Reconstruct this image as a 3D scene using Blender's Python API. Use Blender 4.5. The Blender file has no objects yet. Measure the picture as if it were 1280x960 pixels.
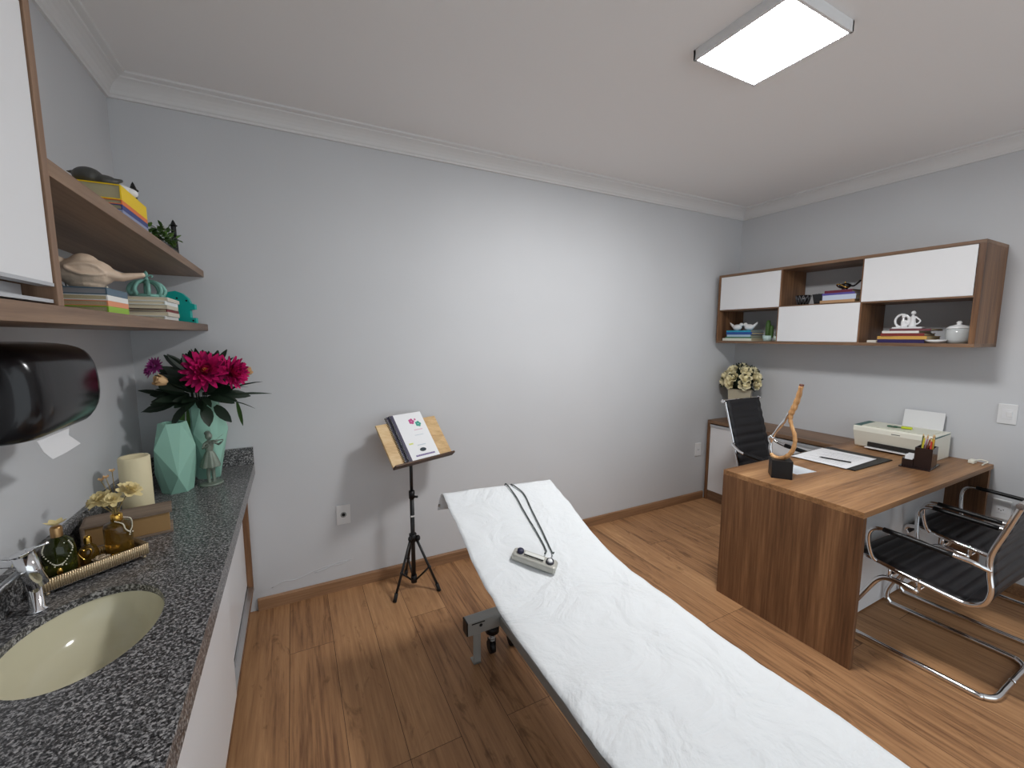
import bpy, bmesh, math, random
from mathutils import Vector, Matrix, Euler, noise
random.seed(7)
PI = math.pi
scn = bpy.context.scene
COL = scn.collection

# ------------------------------------------------------------------ materials
def nt(name):
    m = bpy.data.materials.new(name); m.use_nodes = True
    n = m.node_tree; b = n.nodes['Principled BSDF']
    return m, n, b
def srgb(r, g, b):
    f = lambda c: (c/255/12.92) if c/255 <= .04045 else ((c/255+.055)/1.055)**2.4
    return (f(r), f(g), f(b), 1)
def plain(name, col, rough=.5, metal=0, spec=.5, coat=0, bump=0, bscale=200, trans=0, ior=1.45):
    m, n, b = nt(name)
    b.inputs['Base Color'].default_value = col
    b.inputs['Roughness'].default_value = rough
    b.inputs['Metallic'].default_value = metal
    b.inputs['Specular IOR Level'].default_value = spec
    b.inputs['Coat Weight'].default_value = coat
    b.inputs['Transmission Weight'].default_value = trans
    b.inputs['IOR'].default_value = ior
    if bump:
        tc = n.nodes.new('ShaderNodeTexCoord'); t = n.nodes.new('ShaderNodeTexNoise')
        t.inputs['Scale'].default_value = bscale; t.inputs['Detail'].default_value = 3
        bp = n.nodes.new('ShaderNodeBump'); bp.inputs['Strength'].default_value = bump; bp.inputs['Distance'].default_value = .002
        n.links.new(tc.outputs['Object'], t.inputs['Vector'])
        n.links.new(t.outputs['Fac'], bp.inputs['Height']); n.links.new(bp.outputs['Normal'], b.inputs['Normal'])
    return m
def ramp(n, stops):
    r = n.nodes.new('ShaderNodeValToRGB'); e = r.color_ramp.elements
    while len(e) < len(stops): e.new(.5)
    for k, (p, c) in enumerate(stops): e[k].position = p; e[k].color = c
    return r
def wood(name, axis, dark, mid, light, rough=.42, band=9, fine=90, spec=.35):
    """grain runs along the given axis of the object"""
    m, n, b = nt(name)
    tc = n.nodes.new('ShaderNodeTexCoord')
    def mapped(s, along, off=0):
        mp = n.nodes.new('ShaderNodeMapping'); v = [s, s, s]; v['xyz'.index(axis)] = along
        mp.inputs['Scale'].default_value = v; mp.inputs['Location'].default_value = (off, off*.7, off*.3)
        n.links.new(tc.outputs['Object'], mp.inputs['Vector']); return mp
    a = n.nodes.new('ShaderNodeTexNoise'); a.inputs['Scale'].default_value = 1; a.inputs['Detail'].default_value = 3; a.inputs['Distortion'].default_value = .25
    n.links.new(mapped(band, .55, 3.1).outputs[0], a.inputs['Vector'])
    f = n.nodes.new('ShaderNodeTexNoise'); f.inputs['Scale'].default_value = 1; f.inputs['Detail'].default_value = 6; f.inputs['Roughness'].default_value = .65
    n.links.new(mapped(fine, 3.2).outputs[0], f.inputs['Vector'])
    mx = n.nodes.new('ShaderNodeMix'); mx.data_type = 'FLOAT'; mx.inputs[0].default_value = .42
    n.links.new(a.outputs['Fac'], mx.inputs[2]); n.links.new(f.outputs['Fac'], mx.inputs[3])
    r = ramp(n, [(.36, dark), (.5, mid), (.64, light)])
    n.links.new(mx.outputs[0], r.inputs[0]); n.links.new(r.outputs[0], b.inputs['Base Color'])
    b.inputs['Roughness'].default_value = rough; b.inputs['Specular IOR Level'].default_value = spec
    bp = n.nodes.new('ShaderNodeBump'); bp.inputs['Strength'].default_value = .12; bp.inputs['Distance'].default_value = .001
    n.links.new(f.outputs['Fac'], bp.inputs['Height']); n.links.new(bp.outputs['Normal'], b.inputs['Normal'])
    return m

def wall_mat():
    m, n, b = nt('painted_wall')
    tc = n.nodes.new('ShaderNodeTexCoord')
    t = n.nodes.new('ShaderNodeTexNoise'); t.inputs['Scale'].default_value = 160; t.inputs['Detail'].default_value = 4
    t2 = n.nodes.new('ShaderNodeTexNoise'); t2.inputs['Scale'].default_value = 1.3; t2.inputs['Detail'].default_value = 2
    for q in (t, t2): n.links.new(tc.outputs['Object'], q.inputs['Vector'])
    r = ramp(n, [(.3, (.59, .597, .612, 1)), (.7, (.62, .627, .642, 1))])
    n.links.new(t2.outputs['Fac'], r.inputs[0]); n.links.new(r.outputs[0], b.inputs['Base Color'])
    bp = n.nodes.new('ShaderNodeBump'); bp.inputs['Strength'].default_value = .15; bp.inputs['Distance'].default_value = .0015
    n.links.new(t.outputs['Fac'], bp.inputs['Height']); n.links.new(bp.outputs['Normal'], b.inputs['Normal'])
    b.inputs['Roughness'].default_value = .62; b.inputs['Specular IOR Level'].default_value = .25
    return m
def floor_mat():
    m, n, b = nt('laminate_floor')
    tc = n.nodes.new('ShaderNodeTexCoord')
    sp = n.nodes.new('ShaderNodeSeparateXYZ'); cb = n.nodes.new('ShaderNodeCombineXYZ')
    n.links.new(tc.outputs['Object'], sp.inputs[0])
    n.links.new(sp.outputs['Y'], cb.inputs['X']); n.links.new(sp.outputs['X'], cb.inputs['Y'])
    br = n.nodes.new('ShaderNodeTexBrick'); br.offset = .37; br.offset_frequency = 3; br.squash = 1
    br.inputs['Scale'].default_value = 1; br.inputs['Brick Width'].default_value = 1.22; br.inputs['Row Height'].default_value = .195
    br.inputs['Mortar Size'].default_value = .0012; br.inputs['Mortar Smooth'].default_value = .3; br.inputs['Bias'].default_value = 0
    br.inputs['Color1'].default_value = (0, 0, 0, 1); br.inputs['Color2'].default_value = (1, 1, 1, 1); br.inputs['Mortar'].default_value = (.5, .5, .5, 1)
    n.links.new(cb.outputs[0], br.inputs['Vector'])
    # grain, shifted per plank
    sh = n.nodes.new('ShaderNodeVectorMath'); sh.operation = 'MULTIPLY_ADD'
    sh.inputs[1].default_value = (7.3, 3.1, 5.7)
    n.links.new(br.outputs['Color'], sh.inputs[0]); n.links.new(tc.outputs['Object'], sh.inputs[2])
    def mp(s):
        q = n.nodes.new('ShaderNodeMapping'); q.inputs['Scale'].default_value = s
        n.links.new(sh.outputs[0], q.inputs['Vector']); return q
    def nz(q, d, dist, ro=.6):
        t = n.nodes.new('ShaderNodeTexNoise'); t.inputs['Scale'].default_value = 1; t.inputs['Detail'].default_value = d
        t.inputs['Distortion'].default_value = dist; t.inputs['Roughness'].default_value = ro
        n.links.new(q.outputs[0], t.inputs['Vector']); return t
    g = nz(mp((70, 2.6, 1)), 6, .3, .65); c = nz(mp((10, 1.3, 1)), 4, 1.2, .6); k = nz(mp((11, 3.2, 1)), 4, 1.6, .65)
    m1 = n.nodes.new('ShaderNodeMix'); m1.data_type = 'FLOAT'; m1.inputs[0].default_value = .45
    n.links.new(g.outputs['Fac'], m1.inputs[2]); n.links.new(c.outputs['Fac'], m1.inputs[3])
    m2 = n.nodes.new('ShaderNodeMix'); m2.data_type = 'FLOAT'; m2.inputs[0].default_value = .12
    n.links.new(m1.outputs[0], m2.inputs[2]); n.links.new(br.outputs['Color'], m2.inputs[3])
    r = ramp(n, [(.34, srgb(112, 78, 54)), (.46, srgb(158, 116, 80)), (.60, srgb(178, 134, 94)), (.74, srgb(204, 160, 114))])
    n.links.new(m2.outputs[0], r.inputs[0])
    kr = ramp(n, [(.30, (.5, .47, .45, 1)), (.42, (1, 1, 1, 1))])
    n.links.new(k.outputs['Fac'], kr.inputs[0])
    mu = n.nodes.new('ShaderNodeMix'); mu.data_type = 'RGBA'; mu.blend_type = 'MULTIPLY'; mu.inputs[0].default_value = .8
    n.links.new(r.outputs[0], mu.inputs[6]); n.links.new(kr.outputs[0], mu.inputs[7])
    mo = n.nodes.new('ShaderNodeMix'); mo.data_type = 'RGBA'; mo.inputs[7].default_value = srgb(70, 48, 34)
    n.links.new(br.outputs['Fac'], mo.inputs[0]); n.links.new(mu.outputs[2], mo.inputs[6])
    n.links.new(mo.outputs[2], b.inputs['Base Color'])
    b.inputs['Roughness'].default_value = .5; b.inputs['Specular IOR Level'].default_value = .3
    bp = n.nodes.new('ShaderNodeBump'); bp.inputs['Strength'].default_value = .1; bp.inputs['Distance'].default_value = .001
    n.links.new(g.outputs['Fac'], bp.inputs['Height']); n.links.new(bp.outputs['Normal'], b.inputs['Normal'])
    return m
def granite_mat():
    m, n, b = nt('speckled_granite')
    tc = n.nodes.new('ShaderNodeTexCoord')
    t = n.nodes.new('ShaderNodeTexNoise'); t.inputs['Scale'].default_value = 135; t.inputs['Detail'].default_value = 5; t.inputs['Roughness'].default_value = .75
    v = n.nodes.new('ShaderNodeTexVoronoi'); v.inputs['Scale'].default_value = 260
    n.links.new(tc.outputs['Object'], t.inputs['Vector']); n.links.new(tc.outputs['Object'], v.inputs['Vector'])
    r = ramp(n, [(.38, (.014, .014, .015, 1)), (.47, (.06, .059, .06, 1)), (.54, (.17, .165, .165, 1)), (.62, (.45, .44, .435, 1))])
    sp = n.nodes.new('ShaderNodeSeparateColor'); n.links.new(v.outputs['Color'], sp.inputs[0])
    mx = n.nodes.new('ShaderNodeMix'); mx.data_type = 'FLOAT'; mx.inputs[0].default_value = .2
    n.links.new(t.outputs['Fac'], mx.inputs[2]); n.links.new(sp.outputs[0], mx.inputs[3])
    n.links.new(mx.outputs[0], r.inputs[0]); n.links.new(r.outputs[0], b.inputs['Base Color'])
    b.inputs['Roughness'].default_value = .28
    return m

M = {}
M['wall'] = wall_mat()
M['ceiling'] = plain('ceiling_paint', (.86, .85, .845, 1), .8, spec=.1)
M['cornice'] = plain('plaster_cornice', (.76, .755, .75, 1), .75, spec=.15)
M['floor'] = floor_mat()
M['granite'] = granite_mat()
dk, md, lt = srgb(66, 42, 28), srgb(98, 66, 44), srgb(132, 92, 62)
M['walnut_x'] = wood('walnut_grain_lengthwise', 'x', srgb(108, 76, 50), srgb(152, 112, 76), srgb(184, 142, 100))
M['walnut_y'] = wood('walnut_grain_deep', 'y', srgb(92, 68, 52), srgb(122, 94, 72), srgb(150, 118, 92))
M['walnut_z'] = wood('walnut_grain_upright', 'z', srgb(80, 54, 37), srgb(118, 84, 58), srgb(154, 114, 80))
M['shelf_wood'] = wood('shelf_walnut', 'y', srgb(98, 76, 60), srgb(126, 100, 80), srgb(150, 122, 98))
M['shelf_wood_z'] = wood('shelf_walnut_upright', 'z', srgb(94, 70, 54), srgb(122, 94, 74), srgb(146, 116, 92))
M['base_wood'] = wood('skirting_wood', 'x', srgb(110, 80, 58), srgb(146, 110, 80), srgb(168, 130, 98))
M['stand_wood'] = wood('pale_plywood', 'x', srgb(186, 150, 104), srgb(212, 178, 130), srgb(226, 198, 154))
M['branch'] = wood('branch_wood', 'z', srgb(140, 98, 60), srgb(190, 144, 96), srgb(222, 182, 134), rough=.4, band=30)
M['dark_edge'] = wood('dark_stained_edge', 'x', srgb(50, 34, 24), srgb(74, 50, 34), srgb(90, 64, 44))
M['white'] = plain('white_laminate', (.78, .78, .79, 1), .35, spec=.4)
M['white_gloss'] = plain('white_glazed', (.82, .82, .82, 1), .15, spec=.5)
M['white_plastic'] = plain('white_plastic', (.76, .76, .76, 1), .4)
M['cream_plastic'] = plain('cream_plastic', srgb(236, 234, 220), .38)
M['paper'] = plain('white_paper', (.84, .84, .85, 1), .8, spec=.1)
def sheet_mat():
    m, n, b = nt('crinkled_paper_sheet')
    b.inputs['Base Color'].default_value = (.70, .715, .725, 1); b.inputs['Roughness'].default_value = .75; b.inputs['Specular IOR Level'].default_value = .2
    tc = n.nodes.new('ShaderNodeTexCoord')
    t = n.nodes.new('ShaderNodeTexNoise'); t.inputs['Scale'].default_value = 5; t.inputs['Detail'].default_value = 5; t.inputs['Distortion'].default_value = 1.2
    t2 = n.nodes.new('ShaderNodeTexNoise'); t2.inputs['Scale'].default_value = 60; t2.inputs['Detail'].default_value = 3
    for q in (t, t2): n.links.new(tc.outputs['Object'], q.inputs['Vector'])
    ad = n.nodes.new('ShaderNodeMath'); ad.operation = 'MULTIPLY_ADD'; ad.inputs[1].default_value = .06
    n.links.new(t2.outputs['Fac'], ad.inputs[0]); n.links.new(t.outputs['Fac'], ad.inputs[2])
    bp = n.nodes.new('ShaderNodeBump'); bp.inputs['Strength'].default_value = .8; bp.inputs['Distance'].default_value = .03
    n.links.new(ad.outputs[0], bp.inputs['Height']); n.links.new(bp.outputs['Normal'], b.inputs['Normal'])
    return m
M['sheet'] = sheet_mat()
M['chrome'] = plain('polished_chrome', (.82, .82, .83, 1), .09, 1)
M['alu'] = plain('brushed_aluminium', (.62, .63, .64, 1), .32, 1)
M['alu_white'] = plain('pale_anodised_profile', (.56, .57, .59, 1), .4, .4)
M['grey_metal'] = plain('grey_enamelled_steel', srgb(150, 150, 146), .4, .1)
M['black_metal'] = plain('black_powder_coat', (.012, .012, .013, 1), .4)
M['black_plastic'] = plain('glossy_black_plastic', (.007, .006, .007, 1), .18)
M['black_satin'] = plain('satin_black', (.008, .0075, .008, 1), .4, spec=.35)
M['leather'] = plain('black_leatherette', (.012, .011, .013, 1), .42, spec=.4, bump=.25, bscale=300)
M['rubber'] = plain('black_rubber', (.015, .015, .015, 1), .7)
M['mattress'] = plain('grey_vinyl', srgb(96, 100, 102), .5)
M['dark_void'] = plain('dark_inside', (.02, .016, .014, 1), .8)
M['mint'] = plain('matt_mint_ceramic', srgb(150, 196, 178), .55, spec=.3)
M['mint_in'] = plain('shaded_vase_inside', srgb(90, 122, 110), .8)
M['sink'] = plain('cream_ceramic_glaze', srgb(214, 208, 180), .12)
M['candle'] = plain('cream_wax', srgb(228, 216, 178), .6, bump=.3, bscale=60)
M['bronze'] = plain('verdigris_bronze', srgb(126, 136, 124), .45, .25, bump=.5, bscale=120)
M['verdigris'] = plain('verdigris_paint', srgb(132, 184, 172), .5, .2, bump=.3, bscale=100)
M['teal'] = plain('teal_lacquer', srgb(22, 176, 166), .4)
M['gold'] = plain('polished_gold', srgb(214, 170, 84), .22, 1)
M['old_gold'] = plain('tarnished_gold', srgb(176, 140, 96), .32, .9)
M['green_glass'] = plain('dark_green_glass', srgb(74, 82, 30), .06, trans=.75)
M['amber_glass'] = plain('amber_glass', srgb(140, 108, 44), .06, trans=.75)
M['mirror'] = plain('tray_mirror', (.6, .55, .5, 1), .05, 1)
M['pearl'] = plain('pearl_bead', srgb(232, 226, 206), .25)
M['cream_petal'] = plain('cream_fabric_petal', srgb(232, 214, 160), .7, spec=.1)
M['white_rose'] = plain('ivory_rose_petal', srgb(244, 234, 196), .7, spec=.1)
M['magenta'] = plain('magenta_petal', srgb(196, 28, 100), .6, spec=.15)
M['magenta_dark'] = plain('wine_petal', srgb(140, 20, 74), .6, spec=.15)
M['flower_eye'] = plain('orange_stamens', srgb(224, 140, 72), .7)
M['purple_petal'] = plain('purple_petal', srgb(164, 62, 136), .6)
M['peach'] = plain('peach_bud', srgb(230, 190, 140), .7)
M['leaf_dark'] = plain('deep_green_leaf', srgb(26, 42, 28), .5)
M['leaf_mid'] = plain('green_leaf', srgb(66, 96, 44), .55)
M['leaf_bright'] = plain('fresh_green_leaf', srgb(96, 132, 56), .55)
M['dry_stem'] = plain('dried_stem', srgb(150, 130, 80), .7)
M['bookpaper'] = plain('aged_page_block', srgb(200, 186, 150), .8, bump=.4, bscale=300)
M['kraft'] = plain('kraft_board', srgb(158, 124, 80), .75, bump=.2, bscale=80)
M['worn_cover'] = wood('worn_brown_cover', 'x', srgb(100, 84, 72), srgb(136, 118, 102), srgb(168, 150, 134), rough=.7)
M['bird'] = plain('speckled_cream_ceramic', srgb(220, 196, 172), .5, bump=.6, bscale=70)
def pattern_tray():
    m, n, b = nt('beaded_bronze')
    b.inputs['Base Color'].default_value = srgb(206, 184, 150); b.inputs['Metallic'].default_value = .8; b.inputs['Roughness'].default_value = .3
    return m
M['tray'] = pattern_tray()
def colour(rgb, rough=.5): 
    k = 'c%d_%d_%d' % rgb
    if k not in M: M[k] = plain('coloured_cover_%d_%d_%d' % rgb, srgb(*rgb), rough)
    return M[k]
lm, ln, lb = nt('led_diffuser')
lb.inputs['Base Color'].default_value = (.9, .9, .9, 1)
lb.inputs['Emission Color'].default_value = (.985, .995, 1, 1); lb.inputs['Emission Strength'].default_value = 90
M['led'] = lm

# ------------------------------------------------------------------ geometry helpers
def rotm(rx=0, ry=0, rz=0): return Euler((rx, ry, rz)).to_matrix().to_4x4()
def path(pts, n=8, closed=False):
    """smooth curve through the points"""
    P = [Vector(p) for p in pts]; out = []; L = len(P)
    rng = range(L if closed else L-1)
    for i in rng:
        if closed: a, b, c, d = P[(i-1) % L], P[i], P[(i+1) % L], P[(i+2) % L]
        else:
            b, c = P[i], P[i+1]; a = P[i-1] if i else b*2-c; d = P[i+2] if i+2 < L else c*2-b
        for k in range(n):
            t = k/n
            out.append(.5*((2*b)+(c-a)*t+(2*a-5*b+4*c-d)*t*t+(3*b-a-3*c+d)*t**3))
    if not closed: out.append(P[-1])
    return out
class MB:
    def __init__(s): s.bm = bmesh.new(); s.mats = []; s.cur = 0
    def mat(s, m):
        if m not in s.mats: s.mats.append(m)
        s.cur = s.mats.index(m); return s
    def _fin(s, faces, smooth=False):
        for f in faces: f.material_index = s.cur; f.smooth = smooth
    def box(s, c, d, rot=None, bev=0.0, seg=2):
        mt = Matrix.Translation(c) @ (rot or Matrix.Identity(4)) @ Matrix.Diagonal((d[0], d[1], d[2], 1))
        r = bmesh.ops.create_cube(s.bm, size=1, matrix=mt); vs = r['verts']
        fs = {f for v in vs for f in v.link_faces}
        if bev:
            es = list({e for v in vs for e in v.link_edges})
            q = bmesh.ops.bevel(s.bm, geom=es, offset=bev, segments=seg, profile=.5, affect='EDGES')
            fs = {f for f in fs if f.is_valid} | set(q['faces'])
        s._fin(fs); return s
    def b2(s, lo, hi, bev=0.0, seg=2):
        return s.box([(a+b)/2 for a, b in zip(lo, hi)], [abs(b-a) for a, b in zip(lo, hi)], None, bev, seg)
    def cyl(s, a, b, r, r2=None, seg=20, cap=True, smooth=True):
        return s.tube([a, b], r, seg=seg, cap=cap, r_end=r2, smooth=smooth)
    def tube(s, pts, r, seg=10, closed=False, cap=True, r_end=None, rad=None, flat=1.0, smooth=True):
        P = [Vector(p) for p in pts]; n = len(P); rings = []
        T = []
        for i in range(n):
            a = P[(i-1) % n] if (closed or i) else P[i]; b = P[(i+1) % n] if (closed or i < n-1) else P[i]
            t = (b-a); T.append(t.normalized() if t.length > 1e-9 else Vector((0, 0, 1)))
        u = T[0].cross(Vector((0, 0, 1)))
        if u.length < 1e-3: u = T[0].cross(Vector((1, 0, 0)))
        u.normalize()
        for i in range(n):
            u = (u - T[i]*u.dot(T[i]));
            if u.length < 1e-6: u = T[i].orthogonal()
            u.normalize(); w = T[i].cross(u)
            rr = rad[i] if rad else (r if r_end is None else r+(r_end-r)*i/(n-1))
            rings.append([s.bm.verts.new(P[i]+(u*math.cos(2*PI*k/seg)+w*math.sin(2*PI*k/seg)*flat)*rr) for k in range(seg)])
        fs = []
        for i in range(n if closed else n-1):
            A, B = rings[i], rings[(i+1) % n]
            for k in range(seg): fs.append(s.bm.faces.new((A[k], A[(k+1) % seg], B[(k+1) % seg], B[k])))
        s._fin(fs, smooth)
        if cap and not closed: s._fin([s.bm.faces.new(rings[0][::-1]), s.bm.faces.new(rings[-1])])
        return s
    def lathe(s, prof, c=(0, 0, 0), seg=32, smooth=True, rot=None, sx=1, sy=1, ripple=0, rn=8):
        rot = rot or Matrix.Identity(4); c = Vector(c); rings = []
        for (r, z) in prof:
            if r < 1e-6: rings.append([s.bm.verts.new(c+rot @ Vector((0, 0, z)))])
            else: rings.append([s.bm.verts.new(c+rot @ Vector((r*sx*(1+ripple*math.cos(rn*2*PI*k/seg))*math.cos(2*PI*k/seg), r*sy*(1+ripple*math.cos(rn*2*PI*k/seg))*math.sin(2*PI*k/seg), z))) for k in range(seg)])
        fs = []
        for A, B in zip(rings, rings[1:]):
            for k in range(seg):
                a, b = A[k % len(A)], A[(k+1) % len(A)]; d, e = B[k % len(B)], B[(k+1) % len(B)]
                vs = [a] + ([b] if b is not a else []) + ([e] if e is not d else []) + [d]
                if len(vs) >= 3: fs.append(s.bm.faces.new(vs))
        s._fin(fs, smooth); return s
    def ball(s, c, r, seg=16, rot=None, smooth=True):
        if not hasattr(r, '__len__'): r = (r, r, r)
        mt = Matrix.Translation(c) @ (rot or Matrix.Identity(4)) @ Matrix.Diagonal((r[0], r[1], r[2], 1))
        q = bmesh.ops.create_uvsphere(s.bm, u_segments=seg, v_segments=max(6, seg//2+2), radius=1, matrix=mt)
        s._fin({f for v in q['verts'] for f in v.link_faces}, smooth); return s
    def prism(s, outline, fn, d0, d1, smooth=False, bev=0):
        """outline: 2-D points; fn(u, v, d) gives the 3-D point"""
        A = [s.bm.verts.new(fn(u, v, d0)) for u, v in outline]; B = [s.bm.verts.new(fn(u, v, d1)) for u, v in outline]
        n = len(A); fs = [s.bm.faces.new(A[::-1]), s.bm.faces.new(B)]
        for k in range(n): fs.append(s.bm.faces.new((A[k], A[(k+1) % n], B[(k+1) % n], B[k])))
        s._fin(fs, smooth)
        if bev:
            es = [e for e in {e for f in fs[:2] for e in f.edges}]
            q = bmesh.ops.bevel(s.bm, geom=es, offset=bev, segments=2, profile=.5, affect='EDGES'); s._fin(q['faces'])
        return s
    def grid(s, fn, nu, nv, smooth=True, closed_u=False):
        V = [[s.bm.verts.new(fn(i/nu, j/nv)) for j in range(nv+1)] for i in range(nu+1)]
        s._fin([s.bm.faces.new((V[i][j], V[i+1][j], V[i+1][j+1], V[i][j+1])) for i in range(nu) for j in range(nv)], smooth); return s
    def slab(s, fn, nu, nv, smooth=True):
        """closed skin: fn(u, v, side) with side 0 / 1"""
        V = [[[s.bm.verts.new(fn(i/nu, j/nv, d)) for j in range(nv+1)] for i in range(nu+1)] for d in (0, 1)]
        fs = []
        for i in range(nu):
            for j in range(nv):
                fs.append(s.bm.faces.new((V[1][i][j], V[1][i+1][j], V[1][i+1][j+1], V[1][i][j+1])))
                fs.append(s.bm.faces.new((V[0][i][j+1], V[0][i+1][j+1], V[0][i+1][j], V[0][i][j])))
        for i in range(nu):
            for j in (0, nv): fs.append(s.bm.faces.new((V[0][i][j], V[0][i+1][j], V[1][i+1][j], V[1][i][j])))
        for j in range(nv):
            for i in (0, nu): fs.append(s.bm.faces.new((V[0][i][j], V[0][i][j+1], V[1][i][j+1], V[1][i][j])))
        s._fin(fs, smooth); return s
    def petal(s, base, direction, up, length, width, curl=.3, seg=4, fold=.15, tip=.15):
        d = Vector(direction).normalized(); upv = Vector(up); upv = (upv-d*upv.dot(d)).normalized(); sd = d.cross(upv); b = Vector(base)
        prev = None; fs = []
        for i in range(seg+1):
            t = i/seg; w = width*(math.sin(PI*min(1, t*.86+.1))**.8) * (1 if t < 1 else tip/ max(.05, math.sin(PI*.96)**.8))
            c = b+d*(length*t)+upv*(curl*length*t*t)
            row = [s.bm.verts.new(c-sd*w*.5+upv*fold*w), s.bm.verts.new(c), s.bm.verts.new(c+sd*w*.5+upv*fold*w)]
            if prev:
                for k in (0, 1): fs.append(s.bm.faces.new((prev[k], prev[k+1], row[k+1], row[k])))
            prev = row
        s._fin(fs, True); return s
    def xform(s, mt): bmesh.ops.transform(s.bm, matrix=mt, verts=s.bm.verts); return s
    def build(s, name, m=None, parent=None, kind=None, label=None, remesh=0, loc=None, solid=0, sub=0, fix=True):
        if fix: bmesh.ops.recalc_face_normals(s.bm, faces=s.bm.faces)
        me = bpy.data.meshes.new(name); s.bm.to_mesh(me); s.bm.free()
        for q in ([m] if m and not s.mats else s.mats): me.materials.append(q)
        o = bpy.data.objects.new(name, me); COL.objects.link(o)
        if parent: o.parent = parent
        if loc: o.location = loc
        if kind: o['kind'] = kind
        if label: o['label'] = label
        if solid:
            q = o.modifiers.new('thick', 'SOLIDIFY'); q.thickness = solid; q.offset = 0
        if remesh:
            q = o.modifiers.new('skin', 'REMESH'); q.mode = 'VOXEL'; q.voxel_size = remesh; q.use_smooth_shade = True
        if sub:
            q = o.modifiers.new('sub', 'SUBSURF'); q.levels = sub; q.render_levels = sub
        return o
def tag(o, label, cat, group=None):
    o['label'] = label; o['category'] = cat
    if group: o['group'] = group
    return o
def thing(name, label, cat, loc=(0, 0, 0), rz=0, group=None):
    o = bpy.data.objects.new(name, None); COL.objects.link(o); o.empty_display_size = .05
    o.location = loc; o.rotation_euler = (0, 0, rz); return tag(o, label, cat, group)
def copy_tree(o, parent=None):
    c = o.copy(); COL.objects.link(c)
    if parent: c.parent = parent; c.matrix_parent_inverse = o.matrix_parent_inverse.copy()
    for ch in list(o.children): copy_tree(ch, c)
    return c
def struct(name, mb, m): return mb.build(name, m, kind='structure')

# ------------------------------------------------------------------ the room
W, ZC, YF = 4.392, 2.65, -4.3
struct('floor', MB().b2((-.15, YF, -.1), (W+.15, .15, 0)), M['floor'])
struct('ceiling', MB().b2((-.15, YF, ZC), (W+.15, .15, ZC+.1)), M['ceiling'])
struct('wall_back', MB().b2((-.15, 0, 0), (W+.15, .15, ZC)), M['wall'])
struct('wall_left', MB().b2((-.15, YF, 0), (0, 0, ZC)), M['wall'])
struct('wall_right', MB().b2((W, YF, 0), (W+.15, 0, ZC)), M['wall'])
# plaster cornice: one profile, mitred at the corners; (out from wall, height)
prof = [(0, 2.562), (.011, 2.562), (.013, 2.572), (.018, 2.577), (.022, 2.59), (.03, 2.604), (.042, 2.617), (.056, 2.626), (.066, 2.630), (.068, 2.636), (.078, 2.638), (.09, 2.642), (.092, ZC), (0, ZC)]
def cornice(name, f):
    mb = MB(); rows = [[mb.bm.verts.new(f(p, z, e)) for p, z in prof] for e in (0, 1)]; n = len(prof)
    fs = [mb.bm.faces.new((rows[0][k], rows[0][(k+1) % n], rows[1][(k+1) % n], rows[1][k])) for k in range(n)]
    fs += [mb.bm.faces.new(rows[0]), mb.bm.faces.new(rows[1][::-1])]
    mb._fin(fs); struct(name, mb, M['cornice'])
cornice('trim_1', lambda p, z, e: ((p, -p, z) if e == 0 else (W-p, -p, z)))
cornice('trim_2', lambda p, z, e: ((p, -p, z) if e == 0 else (p, YF, z)))
cornice('trim_3', lambda p, z, e: ((W-p, -p, z) if e == 0 else (W-p, YF, z)))
struct('baseboard_back', MB().prism([(0, 0), (.014, 0), (.014, .062), (.009, .07), (0, .07)], lambda u, v, d: (d, -u, v), .43, W-.36), M['base_wood'])
struct('baseboard_right', MB().prism([(0, 0), (.014, 0), (.014, .062), (.009, .07), (0, .07)], lambda u, v, d: (W-u, d, v), YF, -1.76), M['base_wood'])
# flaking line of paint low on the back wall
mb = MB()
for pts in ([(.50, .112), (.56, .135), (.62, .128), (.70, .150), (.78, .165), (.86, .160), (.93, .178)], [(.72, .142), (.79, .155), (.84, .171), (.90, .175)]):
    mb.tube([(x, -.0005, z) for x, z in path([(a, b, 0) for a, b in pts], 4) for x, z in [(x, z)]] if False else [(q.x, -.0006, q.y) for q in path([(a, b, 0) for a, b in pts], 5)], .0022, seg=6)
struct('trim_4', mb, M['wall'])

# ------------------------------------------------------------------ ceiling light
L = thing('ceiling_light', 'lit square LED panel surface mounted on the ceiling', 'ceiling light', (2.345, -1.494, ZC))
mb = MB()
for sx, sy, dx, dy in ((-1, 0, .012, .38), (1, 0, .012, .38), (0, -1, .38, .012), (0, 1, .38, .012)):
    mb.box((sx*.184, sy*.184, -.02), (dx, dy, .04), bev=.002)
mb.b2((-.184, -.184, -.006), (.184, .184, 0))
mb.build('frame', M['white_plastic'], L)
MB().b2((-.178, -.178, -.039), (.178, .178, -.03), bev=.002).build('diffuser', M['led'], L)

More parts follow.
